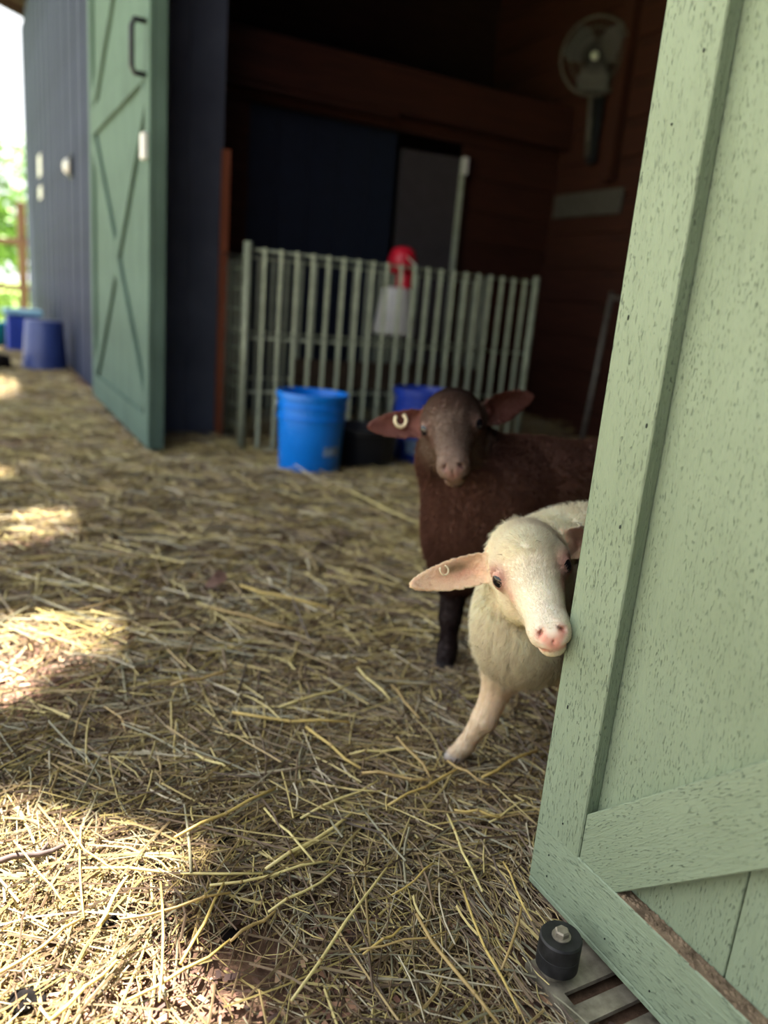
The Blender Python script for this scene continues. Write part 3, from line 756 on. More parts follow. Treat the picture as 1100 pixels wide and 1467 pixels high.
        # light Laplacian smoothing
        for lam in (0.5, -0.3, 0.5):
            sm = np.zeros_like(V); ct = np.zeros(len(V), np.float32)
            for p in range(4):
                a_, b_ = Q[:, p], Q[:, (p + 1) % 4]
                for d_ in range(3):
                    sm[:, d_] += np.bincount(a_, V[b_, d_], len(V)) + np.bincount(b_, V[a_, d_], len(V))
                ct += np.bincount(a_, minlength=len(V)) + np.bincount(b_, minlength=len(V))
            V = V + lam * (sm / np.maximum(ct, 1)[:, None] - V)
        return V.astype(np.float32), Q.astype(np.int32)

def vnormals(V, Q):
    fn = np.cross(V[Q[:, 2]] - V[Q[:, 0]], V[Q[:, 3]] - V[Q[:, 1]]); n = np.zeros_like(V)
    for p in range(4):
        for d_ in range(3): n[:, d_] += np.bincount(Q[:, p], fn[:, d_], len(V))
    return n / (np.linalg.norm(n, axis=1)[:, None] + 1e-12), np.linalg.norm(fn, axis=1) * 0.5
def snoise(P, f, ph=0.0):
    return (np.sin(P[:, 0] * f + 1.7 * np.sin(P[:, 1] * f * 0.8 + ph)) + np.sin(P[:, 1] * f * 1.1 + 1.3 * np.sin(P[:, 2] * f * 0.9 + 2 + ph)) + np.sin(P[:, 2] * f + 1.9 * np.sin(P[:, 0] * f * 0.7 + 4 + ph))) / 3

def headmask(L):
    a = np.array([-0.010, 0, 0.004]); b = np.array([0.150, 0, -0.046]); ab = b - a
    t = np.clip((L - a) @ ab / (ab @ ab), 0, 1); d = np.linalg.norm(L - a - t[:, None] * ab, axis=1) / (0.060 - 0.026 * t)
    return np.clip((1.38 - d) / 0.33, 0, 1) * np.clip((L[:, 0] + 0.05) / 0.035, 0, 1)
def make_lamb(name, label, T, sc, HM, body, ears, eye_r, palette, res, nfur, front_density):
    """T = head position, HM columns = head forward, left, up"""
    H = lambda p: T + HM @ (np.array(p, float) * sc)
    s = Sdf(body['lo'], body['hi'], res)
    for q in body['cones']: s.cone(*q[:4], k=q[4] if len(q) > 4 else 0.035)
    for q in body['ells']: s.ell(*q[:2], k=q[2] if len(q) > 2 else 0.04)
    hk = 0.016 * sc
    he = lambda c, r, k=hk, M=None, cut=False: s.ell(H(c), np.array(r) * sc, HM if M is None else HM @ M, k, cut)
    hc = lambda a, ra, b, rb, k=hk: s.cone(H(a), ra * sc, H(b), rb * sc, k)
    he((-0.012, 0, 0.012), (0.058, 0.050, 0.049))                 # cranium
    he((0.030, 0, 0.022), (0.045, 0.041, 0.034))                  # forehead
    hc((0.035, 0, 0.002), 0.038, (0.128, 0, -0.031), 0.0225)      # bridge of the nose
    he((0.143, 0, -0.043), (0.024, 0.0230, 0.0205))               # muzzle
    hc((-0.005, 0, -0.036), 0.032, (0.116, 0, -0.058), 0.015)     # lower jaw
    he((0.137, 0, -0.0625), (0.016, 0.0135, 0.0085), 0.008)       # chin
    for sd_ in (-1, 1):
        he((0.012, sd_ * 0.026, -0.022), (0.040, 0.020, 0.036))   # cheek
        he((0.038, sd_ * 0.0365, 0.020), (0.020, 0.010, 0.009), 0.012)   # brow
        he((0.153, sd_ * 0.0095, -0.037), (0.011, 0.0085, 0.0105), 0.006)  # nostril wing
    E = []
    for sd_ in (-1, 1):
        e = np.array((0.051, sd_ * 0.0350, 0.0075)); ed = np.array((0.64, sd_ * 0.74, 0.20)); ed /= np.linalg.norm(ed); E.append((e, ed))
        he(e, (0.0135, 0.0135, 0.0135), 0.008)                    # lids
        he((0.1625, sd_ * 0.0115, -0.0365), (0.0065, 0.0024, 0.0055), 0.002, np.array(Matrix.Rotation(sd_ * 0.7, 3, 'X')), True)   # nostril
        he((0.150, sd_ * 0.019, -0.0565), (0.020, 0.009, 0.0018), 0.002, None, True)      # mouth line
    he((0.1665, 0, -0.050), (0.005, 0.0013, 0.010), 0.002, None, True)                    # philtrum
    EI = []
    for er in ears:
        b = H(er['base']); EI.append((b,) + s.ear(b, er['tip'], er['n'], er['W'], droop=er.get('droop', 0.0), cup=er.get('cup', 0.35)))
        s.cone(b - (er['tip'] - b) * 0.12, 0.013 * sc, b + (er['tip'] - b) * 0.10, 0.010 * sc, 0.012)
    V, Q = s.mesh()
    Nn, fa = vnormals(V, Q)
    L = ((V - T) @ HM) / sc                                        # head coordinates of every vertex
    pal = {k: np.array(lin(*v)[:3]) for k, v in palette.items() if k[0] != '_'}
    col = np.tile(pal['wool'], (len(V), 1))
    def paint(mask, c, a=1.0):
        m = (np.clip(mask, 0, 1) * a)[:, None]; col[:] = col * (1 - m) + m * pal[c]
    sm = lambda x, a, b: np.clip((x - a) / (b - a), 0, 1)
    inhead = headmask(L)
    paint(inhead, 'face')
    g = lambda c, r: np.exp(-(((L - np.array(c)) / np.array(r)) ** 2).sum(1))
    paint(g((0.140, 0, -0.036), (0.035, 0.030, 0.030)) * 1.1, 'muzzle', 0.8)
    paint(g((-0.01, 0, 0.055), (0.05, 0.05, 0.03)) * 1.2, 'poll', 0.85)
    for (e, ed) in E:
        sg_ = np.sign(e[1]); c_ = e + ed * 0.0135
        paint(g(c_, (0.019, 0.017, 0.014)) * 1.2, 'pink', 0.55)
        paint(g((0.078, sg_ * 0.028, -0.010), (0.018, 0.012, 0.009)), 'pink', 0.40)
        paint(g((0.1625, sg_ * 0.0115, -0.0365), (0.0055, 0.0035, 0.0055)) * 1.3, 'dark', 0.75)
        paint(g(c_, (0.0115, 0.0115, 0.0105)) * 1.5, 'rim', 0.8)
        A_ = np.array([0.166, 0, -0.052]); B_ = np.array([0.163, sg_ * 0.0115, -0.038]); AB = B_ - A_
        t_ = np.clip((L - A_) @ AB / (AB @ AB), 0, 1); dl = np.linalg.norm(L - A_ - t_[:, None] * AB, axis=1)
        paint(np.exp(-(dl / (0.0062 if palette['wool'][0] > 200 else 0.0042)) ** 2) * 1.2, 'pink', 0.85)
    paint(g((0.152, 0, -0.0565), (0.018, 0.024, 0.0035)) * 1.2, 'pink', 0.7 if palette['wool'][0] > 200 else 0.3)
    for (b, a, n, wv, Le), er in zip(EI, ears):
        D = V - b; u = (D @ a) / Le; ww = np.abs(D @ wv); near = (u > 0.04) & (u < 1.05) & (ww < er['W'] * 1.2) & (np.abs(D @ n) < 0.035)
        front = sm(Nn @ n, 0.0, 0.5) * near
        paint(near * 1.0, 'earback'); paint(front, 'earin', 0.95)
        paint(front * sm(0.55 - np.abs(u - 0.35), 0.2, 0.5) * sm(er['W'] * 0.6 - ww, 0, 0.01), 'earpink', 0.55)
        if 'dirt' in er: paint(front * np.exp(-((u - er['dirt'][0]) / 0.13) ** 2 - (((D @ wv) - er['dirt'][1]) / 0.006) ** 2) * 1.3, 'dirt', 0.8)
    paint(sm(0.26 - V[:, 2], 0.0, 0.10) * (V[:, 2] < 0.26), 'leg', 0.9)
    paint(sm(0.034 - V[:, 2], 0.0, 0.008), 'hoof')
    col *= (1 + 0.10 * snoise(V, 60))[:, None]
    root = thing(name, (body['base'][0], body['base'][1], 0), 0, label, 'lamb')
    rl_ = np.array(root.location)
    link('body', newmesh('body', V - rl_, Q, True, col), WOOLSKIN, root)
    # eyes
    for (e, ed) in E:
        bmx = bmesh.new(); bmesh.ops.create_uvsphere(bmx, u_segments=28, v_segments=18, radius=eye_r * sc)
        o = link('eye', bm_mesh('eye', bmx, True), EYE, root); o.location = Vector(H(e + ed * 0.0017)) - root.location
    # ---------------- fur strands
    pr = fa.copy(); fc = V[Q].mean(1); dens = front_density(fc); pr *= dens; pr /= pr.sum()
    fi = rng.choice(len(Q), nfur, p=pr)
    uv = rng.uniform(0, 1, (nfur, 2)); q = Q[fi]
    wts = np.stack([(1 - uv[:, 0]) * (1 - uv[:, 1]), uv[:, 0] * (1 - uv[:, 1]), uv[:, 0] * uv[:, 1], (1 - uv[:, 0]) * uv[:, 1]], 1)
    P = (V[q] * wts[..., None]).sum(1); Np = (Nn[q] * wts[..., None]).sum(1); Np /= np.linalg.norm(Np, axis=1)[:, None] + 1e-9
    Cf = (col[q] * wts[..., None]).sum(1)
    Lp = ((P - T) @ HM) / sc
    hd = headmask(Lp)
    earm = np.zeros(nfur)
    for (b, a, n, wv, Le), er in zip(EI, ears):
        D = P - b; u = (D @ a) / Le; earm = np.maximum(earm, ((u > 0.08) & (u < 1.05) & (np.abs(D @ wv) < er['W'] * 1.2) & (np.abs(D @ n) < 0.035)))
    legm = sm(0.21 - P[:, 2], 0, 0.05)
    short = np.maximum(np.maximum(hd, earm), legm)
    ln = palette['_long'] * (1 - short) + palette['_short'] * short
    tiny = sm(Lp[:, 0], 0.06, 0.14) * hd; ln = ln * (1 - 0.6 * tiny); ln = np.where(earm > 0, palette['_short'] * 0.55, ln)
    top = np.exp(-(((Lp - np.array([0.0, 0, 0.055])) / np.array([0.05, 0.045, 0.03])) ** 2).sum(1)); ln = ln + top * palette['_top']
    ln = ln + 0.014 * sm(-Np[:, 2], 0.1, 0.7) * (1 - short)
    ln = ln * rng.uniform(0.6, 1.25, nfur)
    # keep the eyes, nostrils and hooves clear
    clear = np.zeros(nfur, bool)
    for (e, ed) in E: clear |= np.linalg.norm(Lp - (e + ed * 0.0135), axis=1) < 0.0095
    clear |= ((((Lp - np.array([0.166, 0, -0.046])) / np.array([0.012, 0.014, 0.013])) ** 2).sum(1) < 1) & (rng.uniform(size=nfur) < 0.9)
    clear |= P[:, 2] < 0.03
    back = HM @ np.array([-1.0, 0, 0.15]); dwn = np.array([-0.15, 0.0, -1.0])
    flow = hd[:, None] * back + (1 - hd)[:, None] * dwn
    for (b, a, n, wv, Le), er in zip(EI, ears):
        D = P - b; u = (D @ a) / Le; m_ = ((u > 0.08) & (u < 1.05) & (np.abs(D @ wv) < er['W'] * 1.2) & (np.abs(D @ n) < 0.035)); flow[m_] = a
    cl = np.stack([snoise(P, 420, 0.3), snoise(P, 390, 2.1), snoise(P, 450, 4.4)], 1) + 0.5 * np.stack([snoise(P, 140, 0.3), snoise(P, 150, 2.1), snoise(P, 130, 4.4)], 1)
    flow = flow + cl * (0.9 * (1 - short) + 0.25 * short)[:, None] + rng.normal(size=(nfur, 3)) * (0.28 * (1 - short) + 0.16 * short)[:, None]
    tang = flow - Np * (flow * Np).sum(1)[:, None]
    tang /= np.linalg.norm(tang, axis=1)[:, None] + 1e-9
    lift = (0.75 * (1 - short) + 0.38 * short)[:, None]
    d0 = Np * lift + tang * (1 - lift * 0.55); d0 /= np.linalg.norm(d0, axis=1)[:, None]
    d1_ = d0 + tang * 0.5 - Np * 0.25 + cl * 0.35; d1_ /= np.linalg.norm(d1_, axis=1)[:, None]
    keep = ~clear; P, Np, d0, d1_, ln, Cf, short = P[keep], Np[keep], d0[keep], d1_[keep], ln[keep], Cf[keep], short[keep]
    n_ = len(P); wd = (palette['_w'] * (1 - short) + palette['_w'] * 0.8 * short)
    side = np.cross(d0, Np) + rng.normal(size=(n_, 3)) * 0.35; side /= np.linalg.norm(side, axis=1)[:, None]
    A = P - Np * 0.0008; B = P + d0 * (ln * 0.55)[:, None]; Tp = B + d1_ * (ln * 0.45)[:, None]
    sw_ = side * (wd * 0.5)[:, None]
    VV = np.stack([A - sw_, A + sw_, B + sw_ * 0.8, B - sw_ * 0.8, Tp], 1).reshape(-1, 3)
    i0 = np.arange(n_) * 5
    FF = np.concatenate([np.stack([i0, i0 + 1, i0 + 2], 1), np.stack([i0, i0 + 2, i0 + 3], 1), np.stack([i0 + 3, i0 + 2, i0 + 4], 1)])
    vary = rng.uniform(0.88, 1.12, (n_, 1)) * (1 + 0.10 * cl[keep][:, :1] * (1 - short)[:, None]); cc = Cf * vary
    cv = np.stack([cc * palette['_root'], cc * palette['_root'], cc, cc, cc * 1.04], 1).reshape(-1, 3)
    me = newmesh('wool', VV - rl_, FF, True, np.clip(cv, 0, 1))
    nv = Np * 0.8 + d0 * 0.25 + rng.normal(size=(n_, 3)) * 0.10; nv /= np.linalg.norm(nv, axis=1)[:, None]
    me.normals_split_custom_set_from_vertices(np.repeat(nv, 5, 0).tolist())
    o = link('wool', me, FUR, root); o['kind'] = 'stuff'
    return root, H, EI

# ---- white lamb: body inside the barn behind the door, head poking round the door's edge
HMw = np.array([[-0.5416, -0.8305, 0.1304], [0.8135, -0.4787, 0.3302], [-0.2118, 0.2849, 0.9349]]).T
Tw = np.array([0.6775, 0.803, 0.4088])
bodyW = dict(lo=(0.46, 0.55, -0.005), hi=(1.42, 1.08, 0.58), base=(0.95, 0.88), cones=[
    ((0.80, 0.885, 0.335), 0.105, (1.20, 0.90, 0.335), 0.118, 0.05),              # barrel
    ((0.785, 0.870, 0.315), 0.083, (0.717, 0.830, 0.375), 0.053, 0.05),           # neck
    ((0.737, 0.840, 0.345), 0.056, (0.690, 0.815, 0.405), 0.044, 0.04),
    ((0.790, 0.915, 0.285), 0.055, (0.735, 0.895, 0.205), 0.029, 0.02),           # right shoulder
    ((0.735, 0.895, 0.205), 0.027, (0.713, 0.903, 0.112), 0.0190, 0.015),
    ((0.713, 0.905, 0.112), 0.0185, (0.702, 0.930, 0.052), 0.0130, 0.010),        # cannon
    ((0.702, 0.930, 0.052), 0.0145, (0.694, 0.945, 0.022), 0.0155, 0.008),        # pastern and hoof
    ((0.693, 0.947, 0.018), 0.0150, (0.687, 0.953, 0.011), 0.0120, 0.006),
    ((0.84, 0.825, 0.27), 0.055, (0.845, 0.815, 0.18), 0.032, 0.03),              # left fore leg
    ((0.845, 0.815, 0.18), 0.030, (0.855, 0.808, 0.10), 0.020, 0.012), ((0.855, 0.808, 0.10), 0.019, (0.86, 0.805, 0.04), 0.015, 0.01), ((0.86, 0.805, 0.04), 0.018, (0.85, 0.803, 0.016), 0.018, 0.008),
    ((1.22, 0.955, 0.30), 0.075, (1.18, 0.965, 0.20), 0.042, 0.03), ((1.18, 0.965, 0.20), 0.036, (1.25, 0.965, 0.13), 0.024, 0.012), ((1.25, 0.965, 0.13), 0.021, (1.235, 0.965, 0.04), 0.016, 0.01), ((1.235, 0.965, 0.04), 0.018, (1.22, 0.965, 0.016), 0.018, 0.008),
    ((1.22, 0.845, 0.30), 0.075, (1.18, 0.835, 0.20), 0.042, 0.03), ((1.18, 0.835, 0.20), 0.036, (1.25, 0.835, 0.13), 0.024, 0.012), ((1.25, 0.835, 0.13), 0.021, (1.235, 0.835, 0.04), 0.016, 0.01), ((1.235, 0.835, 0.04), 0.018, (1.22, 0.835, 0.016), 0.018, 0.008),
    ((1.29, 0.90, 0.37), 0.022, (1.33, 0.90, 0.24), 0.014, 0.02),                 # tail
], ells=[(tuple(atdepth((752, 895), 1.17)), (0.072, 0.072, 0.075), 0.03), ((1.20, 0.90, 0.36), (0.12, 0.11, 0.10), 0.05), ((0.86, 0.89, 0.385), (0.10, 0.07, 0.075), 0.05)])
# keep the withers where the photograph shows them
earsW = [dict(base=(-0.028, -0.046, 0.010), tip=atdepth((588, 838), 1.075), n=(-0.25, -0.85, 0.45), W=0.0195, droop=-0.004, dirt=(0.42, -0.009)),
         dict(base=(-0.028, 0.046, 0.016), tip=np.array([0.835, 0.792, 0.452]), n=(-0.25, -0.85, 0.45), W=0.0195, droop=-0.004)]
palW = dict(muzzle=(250, 240, 220), poll=(250, 240, 216), wool=(254, 245, 220), face=(251, 242, 220), pink=(236, 168, 148), dark=(120, 62, 58), rim=(186, 132, 118), earback=(244, 230, 204), earin=(246, 220, 190), earpink=(240, 188, 162), dirt=(158, 134, 100), leg=(240, 222, 196), hoof=(186, 176, 168),
            _long=0.019, _short=0.0058, _top=0.010, _w=0.0007, _root=0.98)
lw, HW, EW = make_lamb('lamb', 'white lamb with pink nose peeking round the edge of the near green door', Tw, 1.0936, HMw, bodyW, earsW, 0.0124, palW, 0.0032, 250000,
                       lambda p: np.where(p[:, 0] < 0.80, 1.0, 0.25) * np.where(np.linalg.norm(p - Tw, axis=1) < 0.2, 2.2, 1.0))
# ---- brown lamb behind it
HMb = np.array([[-0.5634, -0.8257, 0.0279], [0.8093, -0.5448, 0.2196], [-0.1661, 0.1463, 0.9752]]).T
Tb = np.array([0.8212, 1.2549, 0.5316])
bodyB = dict(lo=(0.58, 1.0, -0.005), hi=(1.72, 1.46, 0.74), base=(1.15, 1.25), cones=[
    ((0.95, 1.255, 0.360), 0.130, (1.42, 1.27, 0.365), 0.138, 0.05),
    ((0.925, 1.265, 0.385), 0.105, (0.850, 1.285, 0.475), 0.070, 0.05),
    ((0.885, 1.275, 0.43), 0.080, (0.835, 1.270, 0.51), 0.055, 0.04),
    ((0.925, 1.315, 0.29), 0.070, (0.895, 1.295, 0.20), 0.036, 0.03), ((0.895, 1.295, 0.20), 0.031, (0.882, 1.280, 0.115), 0.0235, 0.012), ((0.882, 1.280, 0.115), 0.0215, (0.879, 1.272, 0.05), 0.0175, 0.01), ((0.879, 1.272, 0.05), 0.0215, (0.866, 1.258, 0.02), 0.0205, 0.008),
    ((0.99, 1.19, 0.28), 0.070, (1.02, 1.165, 0.20), 0.037, 0.03), ((1.02, 1.165, 0.20), 0.031, (1.02, 1.155, 0.115), 0.0235, 0.012), ((1.02, 1.155, 0.115), 0.0215, (1.02, 1.15, 0.05), 0.0175, 0.01), ((1.02, 1.15, 0.05), 0.0215, (1.01, 1.14, 0.02), 0.0205, 0.008),
] + sum([[((1.44, yb_, 0.33), 0.09, (1.40, yb_, 0.22), 0.05, 0.03), ((1.40, yb_, 0.22), 0.042, (1.48, yb_, 0.15), 0.027, 0.015), ((1.48, yb_, 0.15), 0.024, (1.46, yb_, 0.05), 0.018, 0.01), ((1.46, yb_, 0.05), 0.021, (1.445, yb_, 0.02), 0.021, 0.008)] for yb_ in (1.19, 1.345)], [])
    + [((1.52, 1.27, 0.41), 0.026, (1.57, 1.27, 0.26), 0.016, 0.02)],
    ells=[((0.905, 1.265, 0.315), (0.095, 0.098, 0.115), 0.05), ((1.42, 1.27, 0.39), (0.13, 0.125, 0.115), 0.05), ((1.02, 1.255, 0.40), (0.13, 0.10, 0.10), 0.05)])
earsB = [dict(base=(-0.020, -0.045, 0.010), tip=atdepth((526, 611), 1.51), n=(-0.2, -0.90, 0.25), W=0.0245, cup=0.45),
         dict(base=(-0.020, 0.045, 0.016), tip=atdepth((765, 567), 1.57), n=(-0.45, -0.85, -0.05), W=0.026, cup=0.4)]
palB = dict(muzzle=(128, 106, 93), poll=(58, 44, 40), wool=(108, 77, 66), face=(104, 86, 74), pink=(128, 94, 86), dark=(48, 34, 34), rim=(104, 84, 74), earback=(92, 62, 54), earin=(112, 72, 64), earpink=(140, 92, 84), dirt=(90, 70, 60), leg=(30, 26, 28), hoof=(32, 29, 30),
            _long=0.016, _short=0.0065, _top=0.004, _w=0.0012, _root=0.8)
lb, HB, EB = make_lamb('lamb', 'dark brown lamb standing behind the white one with ears held out', Tb, 1.2102, HMb, bodyB, earsB, 0.0124, palB, 0.0036, 130000,
                       lambda p: np.where(p[:, 0] < 1.0, 1.0, 0.35))
def ear_tag(root, EI, u, w_off, size, thick, label):
    b, a, n, wv, Le = EI
    c = b + a * Le * u + wv * w_off + n * 0.007
    P = []
    for t in np.linspace(-0.35 * math.pi, 1.25 * math.pi, 14):
        P.append(Vector(c + a * (size * 0.9 * math.cos(t)) * -1 + wv * (size * 1.0 * math.sin(t)) + n * 0.002))
    o = tube_obj('ear_tag', P, thick, TAGM, root, 8); o['label'] = label; return o
ear_tag(lb, EB[0], 0.44, -0.008, 0.0125, 0.0038, 'cream looped ear tag')
ear_tag(lw, EW[0], 0.60, -0.009, 0.0070, 0.0013, 'thin pale looped ear tag')

# ================================================================== STRAW
def bez(n_pts): return np.linspace(0, 1, n_pts)
def straw_geo(P0, ang, ln, wd, tilt, bend, z, cols, seg=3, rise=None):
    """n stalks as bent 3-sided tubes"""
    n = len(P0); t = np.linspace(-0.5, 0.5, seg + 1)
    d = np.stack([np.cos(ang), np.sin(ang)], 1); nn = np.stack([-d[:, 1], d[:, 0]], 1)
    ctr = np.zeros((n, seg + 1, 3))
    q = (t ** 2)[None, :] * bend[:, None] * ln[:, None]
    ctr[:, :, :2] = P0[:, None, :2] + d[:, None, :] * (t[None, :, None] * ln[:, None, None]) + nn[:, None, :] * q[..., None]
    ctr[:, :, 2] = z[:, None] + t[None, :] * (tilt * ln)[:, None] - (t ** 2)[None, :] * (np.abs(bend) * ln * 0.25)[:, None]
    ctr[:, :, 2] = np.maximum(ctr[:, :, 2], 0.001)
    V = np.zeros((n, seg + 1, 3, 3))
    for k, (a, b) in enumerate(((-0.5, -0.16), (0.5, -0.16), (0.0, 0.42))):
        V[:, :, k, :2] = ctr[:, :, :2] + nn[:, None, :] * (a * wd)[:, None, None]
        V[:, :, k, 2] = ctr[:, :, 2] + (b * wd)[:, None]
    V = V.reshape(-1, 3); base = (np.arange(n) * (seg + 1) * 3)[:, None]
    f1 = []
    for i in range(seg):
        for k in range(3):
            f1.append((i * 3 + k, i * 3 + (k + 1) % 3, (i + 1) * 3 + (k + 1) % 3, (i + 1) * 3 + k))
    f1 = np.array(f1); Fq = (base[:, None, :] + f1[None]).reshape(-1, 4)
    return V, Fq, np.repeat(cols, (seg + 1) * 3, 0)
SC = np.array([lin(*c)[:3] for c in [(208, 192, 130), (192, 174, 112), (170, 148, 102), (148, 130, 98), (130, 110, 84), (112, 92, 72), (198, 188, 160), (152, 148, 122), (92, 76, 62)]])
def scol(n, p=None):
    c = SC[rng.choice(len(SC), n, p=p)]; return c * rng.uniform(0.72, 1.12, (n, 1))
def inside_view(x, y):
    """rough footprint of the ground that shows, plus a margin"""
    return (x > -0.45 - 0.02 * y)
def bare(x, y):
    """0 where soil shows through, 1 where straw lies thick"""
    k = np.ones_like(x)
    k *= 1 - 0.90 * np.exp(-(((x - 0.20) / 0.18) ** 2 + ((y - 0.66) / 0.16) ** 2))
    k *= 1 - 0.93 * np.exp(-(((x - 0.04) / 0.19) ** 2 + ((y - 1.46) / 0.18) ** 2))
    k *= 1 - 0.5 * np.exp(-(((x - 0.0) / 0.2) ** 2 + ((y - 2.4) / 0.3) ** 2))
    k *= 1 - 0.6 / (1 + np.exp(-(y - 5.2) * 1.5))
    return k
def mound(x, y):
    m = 0.030 * np.exp(-(((x - 1.5) / 0.9) ** 2 + ((y - 2.75) / 0.35) ** 2)) + 0.05 * np.exp(-(((x - 0.95) / 0.22) ** 2 + ((y - 3.6) / 0.30) ** 2))
    m += 0.012 * np.exp(-(((x - 0.55) / 0.35) ** 2 + ((y - 1.0) / 0.45) ** 2))
    m += 0.006 * (np.sin(x * 9 + 2 * np.sin(y * 4)) + np.sin(y * 8 + x * 3))
    return np.clip(m, 0, None)
def scatter(n, x0, x1, y0, y1, l0, l1, w0, w1, zmax, p=None, seg=3, tilt=0.10, bendm=0.25):
    x = rng.uniform(x0, x1, n); y = rng.uniform(y0, y1, n)
    ok = (rng.uniform(size=n) < bare(x, y)) & inside_view(x, y)
    # keep clear of door leaf, roller plate
    ok &= ~((x > 0.55) & (x < 0.71) & (y < 0.57))
    ok &= (x > x0 + 0.0) & (x < x1) 
    x, y = x[ok], y[ok]; n = len(x)
    ln = rng.uniform(l0, l1, n) * rng.choice([0.5, 0.8, 1.0, 1.3], n); wd = rng.uniform(w0, w1, n)
    # near the big door foot, stalks lie along it rather than through it
    ang = rng.normal(0.35, 1.0, n) + rng.choice([0, 0, 1.6], n)
    nd_ = (x > 0.50) & (x < 0.80) & (y < 0.68); ang = np.where(nd_, rng.normal(1.57, 0.15, n), ang); ln = np.where(nd_, np.minimum(ln, 0.05), ln)
    z = rng.uniform(0.002, 1, n) ** 1.3 * zmax + mound(x, y)
    return straw_geo(np.stack([x, y], 1), ang, ln, wd, rng.normal(0, tilt, n), rng.normal(0, bendm, n), z, scol(n, p), seg)
fine_p = np.array([.08, .09, .14, .16, .15, .14, .06, .09, .09])
mid_p = np.array([.17, .17, .16, .12, .10, .08, .10, .06, .04])
def bedding(parts, label, ymax, xmax, xmin=-9, ymin=-9):
    off = 0; VV, FQ, CC = [], [], []
    for V, Fq, c, seg in parts:
        k = (seg + 1) * 3; W_ = V.reshape(-1, k, 3)
        good = (W_[..., 0].max(1) < xmax) & (W_[..., 1].max(1) < ymax) & (W_[..., 0].min(1) > xmin) & (W_[..., 1].min(1) > ymin)
        W_ = W_[good]; nf = seg * 3; f1 = Fq[:nf]
        FQ.append((f1[None] + (np.arange(len(W_)) * k)[:, None, None]).reshape(-1, 4) + off)
        VV.append(W_.reshape(-1, 3)); CC.append(c.reshape(-1, k, 3)[good].reshape(-1, 3)); off += len(W_) * k
    o = link('straw_bedding', newmesh('straw_bedding', np.concatenate(VV), np.concatenate(FQ), False, np.concatenate(CC)), STRAW)
    tag(o, label, 'straw', kind='stuff')
bedding([scatter(19000, -0.30, 0.95, 0.42, 1.35, 0.03, 0.12, 0.0009, 0.0022, 0.016, fine_p, 3, 0.12, 0.6) + (3,),
         scatter(5200, -0.30, 1.05, 0.42, 1.55, 0.06, 0.20, 0.0016, 0.0038, 0.022, None, 3, 0.07, 0.25) + (3,),
         scatter(16000, -0.25, 1.9, 1.25, 3.5, 0.05, 0.16, 0.0016, 0.0036, 0.020, fine_p, 2, 0.12, 0.5) + (2,),
         scatter(7500, -0.25, 1.9, 1.35, 3.9, 0.09, 0.26, 0.0032, 0.0060, 0.028, mid_p, 2, 0.07, 0.25) + (2,),
         scatter(8500, 1.0, 3.6, 1.2, 3.9, 0.08, 0.22, 0.003, 0.005, 0.026, mid_p, 2, 0.1, 0.3) + (2,)],
        'tangled pale yellow straw and hay bedding from the foreground to the pen', 3.86, 3.56)
bedding([scatter(8500, -0.2, 0.75, 3.6, 9.0, 0.08, 0.24, 0.003, 0.006, 0.02, mid_p, 2, 0.1, 0.3) + (2,)],
        'thin trodden straw along the foot of the slate siding', 9.2, 0.72, -9, 3.86)
bedding([scatter(3500, 1.15, 3.55, 3.8, 4.5, 0.08, 0.22, 0.003, 0.005, 0.10, mid_p, 2, 0.1, 0.3) + (2,)],
        'dim straw heaped inside the pen behind the bars', 4.52, 3.56, 1.13, 3.86)
# wood chips
n = 15000
x = rng.uniform(-0.4, 0.9, n); y = rng.uniform(0.4, 2.6, n); ok = (rng.uniform(size=n) > bare(x, y) - 0.55); x, y = x[ok], y[ok]; n = len(x)
a = rng.uniform(0, 6.28, n); l = rng.uniform(0.002, 0.009, n); wd = l * rng.uniform(0.25, 0.6, n); z = rng.uniform(0.0, 0.006, n) + 0.001; tl = rng.normal(0, 0.35, n); tw = rng.normal(0, 0.3, n)
dx_, dy_ = np.cos(a), np.sin(a)
cs = []
for su, sv in ((-1, -1), (1, -0.8), (1, 1), (-1, 0.8)):
    cs.append(np.stack([x + dx_ * su * l - dy_ * sv * wd, y + dy_ * su * l + dx_ * sv * wd, np.maximum(0.0006, z + su * tl * l * 0.5 + sv * tw * wd)], 1))
V = np.stack(cs, 1).reshape(-1, 3)
cc = np.array([lin(*c)[:3] for c in [(150, 112, 96), (172, 134, 110), (122, 92, 80), (96, 74, 66), (188, 156, 126), (78, 62, 58)]])[rng.integers(0, 6, n)] * rng.uniform(0.8, 1.15, (n, 1))
o = link('wood_chips', newmesh('wood_chips', V, np.arange(n * 4).reshape(n, 4), False, np.repeat(cc, 4, 0)), CHIP)
tag(o, 'reddish brown wood chips scattered under the straw', 'wood chips', kind='stuff')

